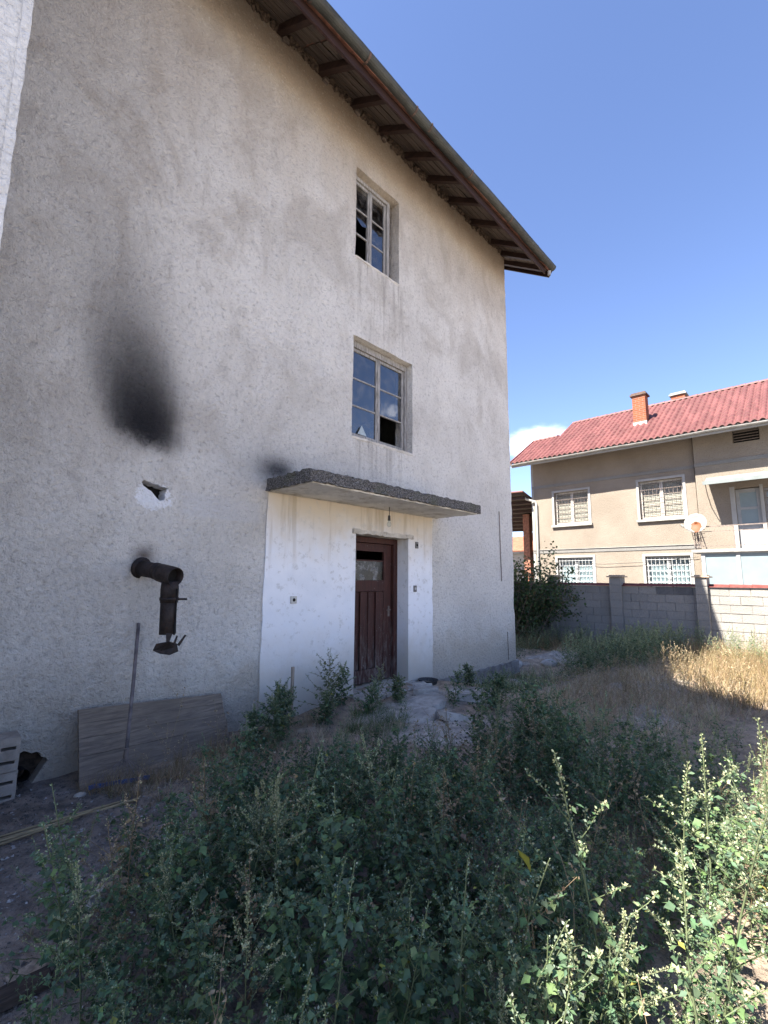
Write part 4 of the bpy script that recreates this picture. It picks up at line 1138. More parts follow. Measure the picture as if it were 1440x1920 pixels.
RA.bar((XB + .05, -1.78, 3.31), (XB + .05, -9, 3.31), .03, .03).bar((XB + .05, -1.78, 3.15), (XB + .05, -9, 3.15), .02, .02).bar((XB + .05, -1.78, 2.70), (XB + .05, -9, 2.70), .02, .02)
for y in (-1.62, -2.62, -3.45, -4.4): RA.bar((XB + .05, y, 2.60), (XB + .05, y, 3.31), .025, .025)
RA.bar((XB + .05, -1.62, 3.31), (NX - .16, -1.62, 3.31), .025, .025).bar((XB + .05, -1.62, 3.31), (XB + .05, -1.78, 3.31), .03, .03)
rl = RA.build('balcony_railing', 'iron', NH)
q = MB()
for k in range(5): q.bar((XB - .02, -1.62 - .05 * k, 2.64), (XB - .02, -1.55 - .05 * k, 3.22), .016, .016)
for k in range(5): q.bar((XB - .02, -1.58, 2.68 + .12 * k), (XB - .02, -1.90, 2.74 + .12 * k), .014, .014)
q.build('railing_lattice', 'iron', rl)
aw = MB(); A = [(XB + .05, -9, 4.66), (XB + .05, -1.95, 4.66), (NX - .155, -1.93, 4.98), (NX - .155, -9, 4.98)]
aw.face(*A); aw.face(*[(x, y, z + .03) for x, y, z in reversed(A)])
aw.box(XB + .02, XB + .05, -9, -1.94, 4.63, 4.74)
awn = aw.build('awning', 'awning_sheet', NH)
MB().tube([(XB + .1, -2.0, 4.66), (XB + .35, -2.0, 4.35), (XB + .75, -2.0, 4.1), (NX - .16, -2.0, 4.0)], .012, 6).build('awning_bracket', 'iron', awn)
# downpipe at the left corner
MB().tube([(NX - .35, 4.62, 5.20), (NX - .2, 4.45, 5.0), (NX - .06, 4.12, 4.88), (NX - .06, 4.08, 4.75), (NX - .06, 4.08, -.2)], .045, 10).build('downpipe', 'white_plastic', NH, True)
# roof: eave 6.35 at X=17.6, pitch 32.5 degrees; the left bay has a lower ridge
EX, EZ, PT = 17.58, 6.36, 0.637
RDG, RDGL = 21.4, 19.85
def rz(x): return EZ + (x - EX) * PT
def tiles():
    V = []; F = []
    cw, rh = 0.20, 0.30
    prof = [(0.0, 0.0), (0.14, 0.004), (0.34, 0.050), (0.55, 0.064), (0.76, 0.048), (0.94, 0.004)]
    cols = int(13.7 / cw) + 1
    Ys = []; Hs = []
    for c in range(cols):
        for u, h in prof: Ys.append(4.74 - (c + u) * cw); Hs.append(h)
    Ys = np.array(Ys); Hs = np.array(Hs); n = len(Ys)
    rows = int((RDG - EX) / rh) + 1
    for r in range(rows):
        xa, xb = EX - .03 + r * rh, min(EX - .03 + (r + 1) * rh + .02, RDG)
        rr = np.random.RandomState(r)
        jit = np.repeat(rr.uniform(-.006, .006, cols), len(prof))
        b0 = len(V)
        for x, lift in ((xa, .045), (xa, .055 + .018), (xb, .045)):
            for k in range(n): V.append((x, Ys[k], rz(x) + .06 + lift + Hs[k] * (1 if lift < .06 else 1) + jit[k] - (.02 if x == xa and lift < .05 else 0)))
        for k in range(n - 1):
            if Ys[k] > 3.5 and xa > RDGL - .2: continue
            a = b0 + k
            F.append((a, a + 1, a + 1 + n, a + n)); F.append((a + n, a + 1 + n, a + 1 + 2 * n, a + 2 * n))
    return V, F
v, f = tiles(); RT = mk('roof', *(lambda q: (q.v, q.f))(
    MB().face((EX, 4.72, rz(EX)), (EX, -9.2, rz(EX)), (RDG, -9.2, rz(RDG)), (RDG, 3.45, rz(RDG)), (RDGL, 3.45, rz(RDGL)), (RDGL, 4.72, rz(RDGL)))
        .face((EX, 4.72, rz(EX) + .08), (RDGL, 4.72, rz(RDGL) + .08), (RDGL, 3.45, rz(RDGL) + .08), (RDG, 3.45, rz(RDG) + .08), (RDG, -9.2, rz(RDG) + .08), (EX, -9.2, rz(EX) + .08))
        .face((RDG, 3.45, rz(RDG)), (RDG, -9.2, rz(RDG)), (25.8, -9.2, 6.1), (25.8, 3.45, 6.1))
        .face((RDGL, 4.72, rz(RDGL)), (RDGL, 3.4, rz(RDGL)), (22.4, 3.4, 6.2), (22.4, 4.72, 6.2))), 'slab_concrete', NH)
tag(mk('roof_tiles', v, f, 'red_tile', RT), kind='stuff')
def ridge(x, ya, yb, z):
    n = int(abs(ya - yb) / .38)
    for k in range(n):
        y = ya - k * .38
        q = MB()
        for i in range(6):
            a, b = math.pi * i / 6, math.pi * (i + 1) / 6
            q.face((x + math.cos(a) * .11, y, z + math.sin(a) * .085), (x + math.cos(b) * .11, y, z + math.sin(b) * .085), (x + math.cos(b) * .125, y - .39, z + math.sin(b) * .10), (x + math.cos(a) * .125, y - .39, z + math.sin(a) * .10))
        q.build('ridge_tile', 'red_tile', RT, True)
ridge(RDG, 3.5, -9.0, rz(RDG) + .10); ridge(RDGL, 4.76, 3.4, rz(RDGL) + .10)
MB().bar((EX - .02, 4.75, rz(EX) + .10), (RDGL, 4.75, rz(RDGL) + .10), .05, .14).build('verge_tile', 'red_tile', RT)
MB().bar((RDGL + .05, 3.48, rz(RDGL) + .12), (RDG, 3.48, rz(RDG) + .10), .05, .14).build('verge_tile', 'red_tile', RT)
MB().box(EX - .015, EX + .03, -9.2, 4.72, EZ - .10, EZ + .05).build('eave_board', 'white_frame', NH)
gu = gutter(-9.2, 4.7, 0, 0, .06, None)
gu.parent = NH; gu.data.transform(Matrix(((0, 1, 0, EX - .08 - NX), (1, 0, 0, 0), (0, 0, 1, EZ + .02), (0, 0, 0, 1)))); 
gu.data.materials.clear(); gu.data.materials.append(MATS['slab_concrete'])
for c in list(gu.children): bpy.data.objects.remove(c)
gu.name = 'eave_gutter'
for k in range(14):
    y = 4.2 - k * .72
    MB().bar((EX + .03, y, rz(EX + .03) - .055), (NX + .0, y, rz(NX) - .055), .08, .10).build('eave_rafter', 'white_frame', NH)
# chimneys
def chimney(x, y, w, d_, z0, z1, band=True):
    c = MB().box(x - d_ / 2, x + d_ / 2, y - w / 2, y + w / 2, z0, z1).build('chimney', 'chimney_brick', RT, bevel=.006)
    MB().box(x - d_ / 2 - .06, x + d_ / 2 + .06, y - w / 2 - .06, y + w / 2 + .06, z1, z1 + .06).box(x - d_ / 2 - .02, x + d_ / 2 + .02, y - w / 2 - .02, y + w / 2 + .02, z1 + .061, z1 + .12).build('chimney_cap', 'slab_concrete' if not band else 'gutter_clip', c)
    if band: MB().box(x - d_ / 2 - .012, x + d_ / 2 + .012, y - w / 2 - .012, y + w / 2 + .012, z0 + .05, z0 + .42).build('flashing', 'white_render', c)
chimney(19.45, 0.15, 0.46, 0.42, 7.25, 8.72)
chimney(22.0, -0.70, 0.50, 0.45, 8.3, 9.28, False)
# satellite dish
SD = empty('satellite_dish', (17.3, -1.68, 3.38), 'white satellite dish with an orange rust patch fixed to the balcony corner', 'satellite dish')
axis = Vector((-1, 0.10, 0.22)).normalized(); Mr = axis.to_track_quat('Z', 'Y').to_matrix()
pr = [(0.001, 0.0), (.08, .006), (.16, .024), (.24, .055), (.31, .092)]
MB().lathe(pr, (17.32, -1.70, 3.40), 28, Mr).build('reflector', 'dish_rust', SD, True, solid=.006)
MB().tube([(17.25, -1.68, 3.10), (16.95, -1.50, 3.22), (16.93, -1.38, 3.33)], .012, 6).build('feed_arm', 'dish_white', SD)
MB().tube([(16.92, -1.42, 3.30), (16.90, -1.36, 3.37)], .03, 8).build('receiver', 'dish_white', SD)
MB().tube([(17.34, -1.70, 3.38), (17.42, -1.70, 3.30), (17.44, -1.70, 2.62)], .02, 8).build('mast', 'iron', SD)

# ------------------------------------------------------------------ far left gap: open shed, white annex, red roof beyond
SH = empty('open_shed', (19.5, 5.5, 0), 'dark open lean-to roof on a brick post left of the beige house', 'shed')
q = MB(); A = [(18.0, 4.42, 5.15), (18.0, 8.0, 5.28), (22.5, 8.0, 4.15), (22.5, 4.42, 4.05)]; q.face(*A); q.face(*[(x, y, z + .10) for x, y, z in reversed(A)])
for a in range(4):
    b = (a + 1) % 4; q.face(A[a], A[b], (A[b][0], A[b][1], A[b][2] + .10), (A[a][0], A[a][1], A[a][2] + .10))
sr = q.build('roof', 'dark_plank', SH)
q = MB(); A = [(17.9, 4.40, 5.29), (17.9, 8.05, 5.42), (22.6, 8.05, 4.30), (22.6, 4.40, 4.18)]; q.face(*A); q.build('tile_sheet', 'red_tile', sr, solid=.05)
for k in range(9):
    x = 18.15 + k * .5; z = 5.12 - (x - 18) * .2444
    MB().bar((x, 4.44, z - .04), (x, 7.95, z + .07), .07, .11).build('rafter', 'rafter_wood', SH)
MB().box(20.0, 20.3, 5.2, 5.5, 0, 4.62).build('post', 'old_roof_tile', SH)
MB().box(20.31, 20.4, 4.5, 5.19, 0, 4.55).build('side_boards', 'dark_plank', SH)
AN = empty('white_annex', (22.6, 6.5, 0), 'low white outbuilding with a thin ledge glimpsed above the bush', 'outbuilding')
MB().box(22.6, 26, 4.3, 10.0, -.3, 2.95).build('wall', 'white_render', AN)
MB().box(22.45, 26.1, 4.3, 10.1, 2.96, 3.06).build('roof', 'slab_concrete', AN)
MB().box(22.52, 22.59, 4.5, 9.9, 2.0, 2.06).build('ledge', 'slab_concrete', AN)
FH = empty('far_house', (48, 19, 0), 'distant orange tiled roof seen through the gap under the shed', 'house')
MB().box(45.5, 52, 15.0, 24.0, -.3, 4.7).build('wall', 'white_render', FH)
q = MB(); q.face((45, 14.6, 4.6), (45, 24.4, 4.6), (48.5, 24.4, 6.4), (48.5, 14.6, 6.4)); q.face((48.5, 14.6, 6.4), (48.5, 24.4, 6.4), (52.5, 24.4, 4.6), (52.5, 14.6, 4.6)); q.build('roof', 'orange_roof', FH, solid=.12)
for y in (17.6, 18.3): MB().box(47.0, 47.5, y, y + .35, 5.4, 6.7).build('chimney', 'chimney_brick', FH)
# service wire
o = MB().tube([(17.6, 4.9 + 0, 5.95), (19, 6.6, 5.80), (24, 12, 5.75), (40, 28, 7.0)], .012, 5).build('service_wire', 'black_wire', None, loc=(17.6, 4.9, 5.95)); tag(o, 'thin overhead service wire left of the beige house eave', 'wire')
o = MB().tube([(NX - .06, 3.9, 2.35), (NX - .09, 1.5, 2.22), (NX - .09, -.2, 2.28), (NX - .06, -1.5, 2.42)], .008, 5).build('facade_cable', 'black_wire', NH)
# ------------------------------------------------------------------ vegetation
VR = np.random.RandomState(21)
def leaf_tpl(kind):
    if kind == 'goose':   # toothed rhombic leaf with a folded midrib
        p = [(0, 0, 0), (-.20, .22, .05), (-.42, .42, .08), (-.26, .60, .05), (-.17, .80, .02), (0, 1.05, -.10), (.17, .80, .02), (.26, .60, .05), (.42, .42, .08), (.20, .22, .05), (0, .5, -.02)]
        t = [(10, i, (i + 1)) for i in range(9)] + [(10, 9, 0)]
    elif kind == 'small':
        p = [(0, 0, 0), (-.22, .45, .05), (0, 1.0, -.08), (.22, .45, .05)]; t = [(0, 1, 2), (0, 2, 3)]
    elif kind == 'bit':
        p = [(-.5, 0, 0), (.5, 0, .1), (.1, .9, 0)]; t = [(0, 1, 2)]
    return np.array(p, float), np.array(t, int)
TPL = {k: leaf_tpl(k) for k in ('goose', 'small', 'bit')}
class PM:
    """collects leaf and stem geometry as numpy chunks"""
    def __init__(s): s.V = []; s.T = []; s.C = []; s.n = 0
    def add(s, v, t, c):
        s.V.append(v); s.T.append(t + s.n); s.C.append(c); s.n += len(v)
    def leaves(s, kind, pos, dirs, size, col, width=1.0, roll=0.5):
        P, T = TPL[kind]; n = len(pos)
        if n == 0: return
        d = dirs / (np.linalg.norm(dirs, axis=1, keepdims=True) + 1e-9)
        up = np.tile([0, 0, 1.0], (n, 1)) + VR.normal(0, roll, (n, 3))
        sd = np.cross(d, up); sd /= (np.linalg.norm(sd, axis=1, keepdims=True) + 1e-9); nn = np.cross(sd, d)
        w = size[:, None, None]
        v = pos[:, None] + w * (P[None, :, 0:1] * width * sd[:, None] + P[None, :, 1:2] * d[:, None] + P[None, :, 2:3] * nn[:, None])
        t = (T[None] + (np.arange(n) * len(P))[:, None, None]).reshape(-1, 3)
        s.add(v.reshape(-1, 3), t, np.repeat(col, len(P), axis=0))
    def stem(s, pts, r0, r1, col, n=3):
        pts = np.asarray(pts, float); k = len(pts); V = []
        for j in range(k):
            d = pts[min(j + 1, k - 1)] - pts[max(j - 1, 0)]; d /= np.linalg.norm(d) + 1e-9
            a = np.array([0, 0, 1.0]) if abs(d[2]) < .8 else np.array([1.0, 0, 0])
            u = np.cross(d, a); u /= np.linalg.norm(u); w = np.cross(d, u); r = r0 + (r1 - r0) * j / (k - 1)
            for m in range(n):
                q = 2 * math.pi * m / n; V.append(pts[j] + r * (u * math.cos(q) + w * math.sin(q)))
        T = []
        for j in range(k - 1):
            for m in range(n):
                a = j * n + m; b = j * n + (m + 1) % n; T += [(a, b, b + n), (a, b + n, a + n)]
        s.add(np.array(V), np.array(T, int), np.tile(col, (len(V), 1)))
    def out(s): return np.concatenate(s.V), np.concatenate(s.T), np.concatenate(s.C)
def cvar(col, n, v=0.25, hue=0.1):
    c = np.tile(np.array(col, float), (n, 1)) * (1 + VR.uniform(-v, v, (n, 1))) * (1 + VR.uniform(-hue, hue, (n, 3)))
    return np.clip(c, 0.004, 0.95)
LEAF, LEAF2, PALE, SEED, YEL, STEM = (0.092, 0.152, 0.084), (0.135, 0.205, 0.085), (0.28, 0.34, 0.24), (0.35, 0.38, 0.23), (0.36, 0.34, 0.07), (0.17, 0.21, 0.11)
def curve_pts(p0, d, L, n, droop=0.0, wig=0.03):
    p = [np.array(p0, float)]; d = np.array(d, float); d /= np.linalg.norm(d)
    for i in range(n):
        d = d + VR.normal(0, wig, 3) + np.array([0, 0, -droop]); d /= np.linalg.norm(d); p.append(p[-1] + d * L / n)
    return np.array(p)
def goosefoot(h=1.0, lod=0, leafy=1.0, seedy=1.0, dry=0.0, bushy=1.0, lsize=1.0):
    m = PM(); nseg = 8
    st = curve_pts((0, 0, -.03), (VR.normal(0, .10), VR.normal(0, .10), 1), h, nseg, 0, .05)
    scol = np.array(STEM) * (1 - dry) + np.array((.26, .17, .10)) * dry
    m.stem(st, .0055 * h ** .5, .002, scol, 4 if lod == 0 else 3)
    tips = [st]
    def at(t):
        i = min(int(t * nseg), nseg - 1); u = t * nseg - i; return st[i] * (1 - u) + st[i + 1] * u
    nb = int((15 if lod == 0 else 9) * bushy)
    br = []
    for k in range(nb):
        t = .08 + .72 * (k + VR.rand() * .6) / nb; a = k * 2.4 + VR.rand()
        L = h * (.42 * (1 - t) + .10) * VR.uniform(.6, 1.15) * (.7 + .3 * bushy)
        d = np.array([math.cos(a), math.sin(a), .65 + t * .7])
        b = curve_pts(at(t), d, L, 5, .03, .08); br.append((b, t)); m.stem(b, .0026, .0012, scol, 3)
        tips.append(b)
    P, D, Z = [], [], []
    def node(p, d, z): P.append(p); D.append(d); Z.append(z)
    nl = int((34 if lod == 0 else 16) * leafy)
    for k in range(nl):
        t = .05 + .80 * VR.rand(); a = VR.rand() * 6.28; r = VR.uniform(.01, .05) * lsize
        node(at(t) + r * np.array([math.cos(a), math.sin(a), .2]), (math.cos(a), math.sin(a), VR.uniform(-.8, .35)), VR.uniform(.038, .068) * (1 - .55 * t) * lsize)
    for b, t in br:
        for k in range(int((9 if lod == 0 else 5) * leafy)):
            u = .15 + .85 * VR.rand(); i = min(int(u * 5), 4); w = u * 5 - i; p = b[i] * (1 - w) + b[i + 1] * w; a = VR.rand() * 6.28
            node(p, (math.cos(a), math.sin(a), VR.uniform(-.7, .6)), VR.uniform(.022, .050) * (1 - .35 * t) * (1.1 - .5 * u) * lsize)
    P, D, Z = np.array(P), np.array(D), np.array(Z); n = len(P)
    c = cvar(LEAF, n, .35, .12); pick = VR.rand(n)
    c[pick > .72] = cvar(LEAF2, (pick > .72).sum(), .3); c[pick > .992] = cvar(YEL, (pick > .992).sum(), .2)
    if dry: c = c * (1 - dry) + cvar((.36, .25, .16), n, .3) * dry
    big = Z > .030
    m.leaves('goose' if lod == 0 else 'small', P[big], D[big], Z[big] * (1 if lod == 0 else 1.15), c[big], 1.0 if lod == 0 else 1.7)
    m.leaves('small', P[~big], D[~big], Z[~big] * 1.1, c[~big], 1.2)
    # upright little grey-green leaves and seed clusters on every tip
    P, D, Z, K = [], [], [], []
    for ti, s_ in enumerate(tips):
        L = len(s_) - 1; main = ti == 0
        cnt = int((115 if main else 32) * (1 if lod == 0 else .30) * seedy)
        for k in range(cnt):
            u = (.62 if main else .35) + (.38 if main else .65) * VR.rand() ** .8; i = min(int(u * L), L - 1); w = u * L - i
            p = s_[i] * (1 - w) + s_[i + 1] * w; a = VR.rand() * 6.28; rr = (.020 if main else .011) * (1.15 - u) * 2.2 * VR.rand()
            P.append(p + rr * np.array([math.cos(a), math.sin(a), .6])); D.append((math.cos(a), math.sin(a), VR.uniform(0, 1.6)))
            Z.append(VR.uniform(.006, .0145) * (1 if lod == 0 else 1.9)); K.append(u)
    P, D, Z, K = np.array(P), np.array(D), np.array(Z), np.array(K)
    c = cvar(PALE, len(P), .3); s2 = VR.rand(len(P)) < (.25 + .5 * K) * seedy; c[s2] = cvar(SEED, s2.sum(), .25)
    if dry: c = c * (1 - dry) + cvar((.46, .35, .23), len(P), .3) * dry
    m.leaves('small', P, D, Z, c, 1.5, 1.2)
    return m.out()
def dry_stalk(h=.5):
    m = PM(); col = (.36, .27, .17)
    st = curve_pts((0, 0, -.02), (VR.normal(0, .2), VR.normal(0, .2), 1), h, 6, .01, .08); m.stem(st, .0025, .001, col, 3)
    P = []
    for k in range(5):
        b = curve_pts(st[1 + k % 5], (VR.normal(), VR.normal(), 1.2), h * .35, 3, .05, .1); m.stem(b, .0013, .0008, col, 3); P += list(b)
    P += list(st[2:]); P = np.array(P * 3) + VR.normal(0, .008, (len(P) * 3, 3)); D = VR.normal(0, 1, (len(P), 3))
    m.leaves('small', P, D, VR.uniform(.008, .022, len(P)), cvar((.40, .31, .20), len(P), .3), 1.3, 1.0)
    return m.out()
def tuft(h=.35, n=34, col=(.40, .30, .17), spread=.10, lean=.7):
    m = PM(); V = []; T = []; C = []
    for k in range(n):
        a = VR.rand() * 6.28; r = spread * VR.rand() ** .5; p = np.array([r * math.cos(a), r * math.sin(a), -.02])
        d = np.array([math.cos(a) * lean * VR.rand(), math.sin(a) * lean * VR.rand(), 1.0]) + VR.normal(0, .15, 3); hh = h * VR.uniform(.45, 1.15)
        c = curve_pts(p, d, hh, 3, .22 * VR.rand(), .12); w = VR.uniform(.0016, .0042); s_ = np.array([-math.sin(a + VR.rand()), math.cos(a + VR.rand()), 0]) * w
        b0 = len(V)
        for j in range(4):
            q = s_ * (1 - j / 3.3); V += [c[j] - q, c[j] + q]
        for j in range(3): T += [(b0 + 2 * j, b0 + 2 * j + 1, b0 + 2 * j + 3), (b0 + 2 * j, b0 + 2 * j + 3, b0 + 2 * j + 2)]
        C += [cvar(col, 1, .3)[0]] * 8
    m.add(np.array(V), np.array(T, int), np.array(C)); return m.out()
def tri_mesh(name, V, T, C, mat):
    me = bpy.data.meshes.new(name); me.vertices.add(len(V)); me.vertices.foreach_set('co', V.astype(np.float32).ravel())
    me.loops.add(T.size); me.loops.foreach_set('vertex_index', T.astype(np.int32).ravel())
    me.polygons.add(len(T)); me.polygons.foreach_set('loop_start', np.arange(0, T.size, 3, dtype=np.int32)); me.update(calc_edges=True)
    a = me.color_attributes.new('col', 'FLOAT_COLOR', 'POINT'); a.data.foreach_set('color', np.concatenate([C, np.ones((len(C), 1))], 1).astype(np.float32).ravel())
    me.materials.append(MATS[mat]); return me
NTRI = [0]
def scatter(name, variants, pts, label, mat='foliage', sink=0.0):
    """pts: rows of x, y, scale. One joined mesh of uncountable growth."""
    VV, TT, CC = [], [], []; n = 0
    for (x, y, s) in pts:
        V, T, C = variants[VR.randint(len(variants))]; a = VR.rand() * 6.28; c, q = math.cos(a), math.sin(a)
        R = np.array([[c, -q, 0], [q, c, 0], [0, 0, 1]]); lean = VR.normal(0, .08, 2)
        W = (V @ R.T) * s; W[:, 0] += W[:, 2] * lean[0] + x; W[:, 1] += W[:, 2] * lean[1] + y; W[:, 2] += gzf(x, y) - sink
        VV.append(W); TT.append(T + n); CC.append(np.clip(C * (1 + VR.uniform(-.22, .22)), 0, 1)); n += len(W)
    V, T, C = np.concatenate(VV), np.concatenate(TT), np.concatenate(CC); NTRI[0] += len(T)
    o = bpy.data.objects.new(name, tri_mesh(name, V, T, C, mat)); COL.objects.link(o); tag(o, label, kind='stuff'); return o
def single(name, arr, x, y, s, label, cat='plant', mat='foliage', rot=0.0, lean=(0, 0), group=None):
    V, T, C = arr; o = bpy.data.objects.new(name, tri_mesh(name, V * s, T, C, mat)); COL.objects.link(o)
    o.location = (x, y, gzf(x, y)); o.rotation_euler = (lean[0], lean[1], rot); NTRI[0] += len(T); return tag(o, label, cat, group)
GN = [goosefoot(1.0, 0, VR.uniform(1.5, 2.2), VR.uniform(.3, .8), 0, VR.uniform(.8, 1.3), VR.uniform(1.0, 1.6)) for _ in range(12)]
GF = [goosefoot(1.0, 1, 1.0, 1.7, 0, 1.0, 1.2) for _ in range(7)]
GD = [goosefoot(1.0, 1, .8, 1.1, .8, 1.0, 1.0) for _ in range(4)]
TS = [tuft(1.0 * .35, 34, (.30, .22, .125)) for _ in range(6)]
TW = [tuft(.34, 26, (.26, .23, .13), .16, 1.3) for _ in range(4)]
TB = [tuft(.26, 40, (.54, .43, .32), .14, 1.6) for _ in range(6)]
TG = [tuft(.30, 34, (.12, .17, .07), .12, .9) for _ in range(4)]
DS = [dry_stalk(.5) for _ in range(6)]
def inside(poly, x, y):
    c = False; n = len(poly)
    for i in range(n):
        (x1, y1), (x2, y2) = poly[i], poly[(i + 1) % n]
        if (y1 > y) != (y2 > y) and x < (x2 - x1) * (y - y1) / (y2 - y1) + x1: c = not c
    return c
def fill(poly, n, s0, s1, mind=0.0, avoid=0.85, fn=None):
    xs = [p[0] for p in poly]; ys = [p[1] for p in poly]; P = []; tries = 0
    while len(P) < n and tries < n * 40:
        tries += 1; x, y = VR.uniform(min(xs), max(xs)), VR.uniform(min(ys), max(ys))
        if not inside(poly, x, y) or math.hypot(x, y + 4.6) < avoid: continue
        if mind and any((x - a) ** 2 + (y - b) ** 2 < mind * mind for a, b, _ in P): continue
        s = VR.uniform(s0, s1)
        if fn: s *= fn(x, y)
        P.append((x, y, s))
    return P
# near thicket
near = [(0.40, -2.75), (0.66, -2.15), (1.05, -1.72), (1.6, -1.48), (2.4, -1.38), (2.9, -1.55), (3.5, -2.2), (4.0, -2.6), (4.2, -3.2), (4.0, -4.7), (1.7, -4.7), (0.95, -4.2), (0.55, -3.6)]
P = fill(near, 420, .42, .76, .08, .95, lambda x, y: (0.72 if y > -2.2 else (1.0 if (y > -3.9 or x < 1.7) else 0.62)) * (0.7 + 0.55 * float(vnoise(np.array(x), np.array(y), 1.3, 31))))
GN += [goosefoot(.9, 0, .5, .6, .85, .9, 1.1), goosefoot(1.0, 0, 1.5, .5, 0, .9, 1.9), goosefoot(.95, 0, .7, 2.0, .1, 1.2, 1.0)]
scatter('weed_thicket', GN, P, 'dense knee-high grey-green goosefoot weeds filling the foreground')
mid = [(3.7, -2.35), (4.3, -2.4), (4.8, -2.8), (5.2, -3.2), (6.0, -3.9), (6.0, -4.6), (3.5, -4.5), (4.0, -3.0)]
P = fill(mid, 90, .24, .46, .09) 
P += fill([(4.9, -1.35), (5.3, -1.35), (5.4, -1.9), (4.9, -1.9)], 12, .35, .5) + fill([(3.4, -.75), (4.2, -.7), (4.2, -1.1), (3.5, -1.2)], 9, .2, .35)
P += fill([(6.0, -.7), (8.4, -.5), (8.6, -1.3), (6.4, -1.5)], 40, .2, .36)
P += fill([(8.2, -1.0), (11.2, -.6), (12.4, -1.7), (11.0, -2.5), (8.8, -2.0)], 170, .50, .85)
P += fill([(11.8, 2.6), (13.3, 2.6), (13.3, -2.4), (12.0, -2.2)], 150, .42, .72) + fill([(9.0, .4), (11.9, .7), (12.2, 2.6), (9.6, 2.2)], 90, .28, .5)
P += fill([(11.6, -2.3), (13.2, -2.3), (13.2, -6.0), (10.5, -5.0)], 110, .40, .65) + fill([(5.5, -4.2), (9.0, -3.9), (9.5, -6.5), (5.0, -6.5)], 110, .4, .65)
P += fill([(2.6, -4.15), (4.5, -4.2), (7.5, -4.0), (8.5, -5.5), (3.0, -5.3)], 130, .25, .5)
scatter('weed_patches', GF, P, 'green goosefoot weeds spreading from the yard to the foot of the block wall')
# dry growth
P = fill([(5.0, -1.9), (6.3, -1.5), (8.2, -1.5), (9.5, -2.2), (9.0, -3.2), (7.0, -3.9), (4.6, -2.6), (4.3, -1.9)], 430, .6, 1.2)
P += fill([(8.6, -.2), (11.5, .2), (11.5, -.8), (9, -.8)], 60, .6, 1.0) + fill([(2.3, -.3), (3.6, -.15), (3.9, -1.3), (1.9, -1.5), (1.3, -.6)], 150, .35, .75)
scatter('brown_grass', TB, P, 'matted dead brown grass between the weeds', 'straw')
scatter('dry_weeds', GD, fill([(4.6, -2.2), (8.4, -1.5), (9.6, -2.6), (7.5, -3.8), (5.0, -3.0)], 110, .3, .52) + fill([(9, -2.4), (12.8, -2.2), (12.8, -4.0), (9, -4)], 40, .3, .5), 'withered reddish-brown weeds beyond the green thicket', 'straw')
P = fill([(7.6, -3.4), (9.4, -2.3), (12.6, -2.0), (13.2, -4.5), (9.0, -5.5), (7.4, -4.4)], 420, .8, 1.35)
P += fill([(11.5, 1.8), (13.2, 1.8), (13.2, -.5), (12.0, -.5)], 60, .9, 1.5)
scatter('seeding_grass', GD + TW, fill([(7.8, -3.2), (9.4, -2.3), (12.6, -2.0), (13.2, -4.5), (9.0, -5.5), (7.6, -4.4)], 150, .35, .75), 'clumps of bent yellowish grass and dead weeds in the sunlit field', 'straw')
P += fill([(2.6, -4.1), (7.5, -4.0), (8.5, -5.5), (3.0, -5.3)], 150, .4, .8)
scatter('straw_grass', TS, P, 'bright straw-coloured dry grass in the sun by the block wall', 'straw')
P = fill([(1.15, -.45), (2.7, -.3), (3.0, -.9), (1.5, -1.05)], 90, .25, .6)
scatter('straw_litter', TS, P + fill([(.5, -2.0), (.9, -1.0), (1.6, -.9), (1.2, -1.8)], 26, .15, .35), 'short broken straw along the foot of the leaning board', 'straw')
scatter('dead_stalks', DS, fill(near, 30, .9, 1.25) + fill([(1.2, -.5), (2.6, -.35), (2.8, -.9), (1.5, -1.0)], 26, .3, .75) + fill([(4.6, -1.9), (8.6, -1.4), (8.6, -3.2), (5.6, -3.3)], 120, .4, .85), 'thin dead stalks with curled seed husks', 'straw')
scatter('green_grass', TG, fill([(6.2, -.5), (8.5, -.35), (8.5, -1.0), (6.4, -1.1)], 60, .4, .8) + fill([(3.2, -.25), (4.2, -.6), (4.0, -1.4), (3.0, -1.2)], 40, .4, .8), 'thin green grass near the house plinth')
# plants one can point at
G1 = 'tall goosefoot stalks rising out of the thicket'
def tall(h, seedy=1.3, leafy=.9, bushy=.8): return goosefoot(h, 0, leafy, seedy, 0, bushy)
for x, y, h, lab in (
    (1.80, -3.99, 1.03, 'tallest lone sunlit weed stalk standing in the lower right of the thicket'),
    (2.62, -3.98, .80, 'thin sunlit weed stalk right of the lone tall one'),
    (2.05, -4.18, 1.12, 'highest pale seed plume at the right, reaching up to the brown grass'),
    (2.55, -4.12, .95, 'sunlit weed just left of the highest pale plume at the right'),
    (2.75, -4.30, 1.05, 'sunlit seedy weed cut by the right frame edge, upper one'),
    (1.75, -4.22, .82, 'broad sunlit weed low at the right frame edge with yellow leaves'),
    (1.45, -3.98, .66, 'sunlit weed with arching side branches in the bottom right corner'),
    (1.35, -4.12, .60, 'low sunlit weed at the very bottom right corner')):
    single('goosefoot_plant', tall(h, 1.25, 1.0, .85), x, y, 1.0, lab, 'weed', rot=VR.rand() * 6, group=G1)
single('goosefoot_plant', goosefoot(.60, 0, 2.6, .9, 0, 2.2, 1.15), 2.86, -.42, 1.0, 'bushy green weed against the white porch corner, left of the stake', 'weed')
single('goosefoot_plant', goosefoot(.80, 0, 1.9, .6, .25, 1.7, 1.0), 3.66, -.28, 1.0, 'sparse dark weed right of the stake with one tall bare tip', 'weed', lean=(0, -.05))
single('goosefoot_plant', goosefoot(.55, 0, 1.3, .7, .3, 1.2, .9), 4.25, -.48, 1.0, 'thin weed growing in front of the brown door', 'weed')
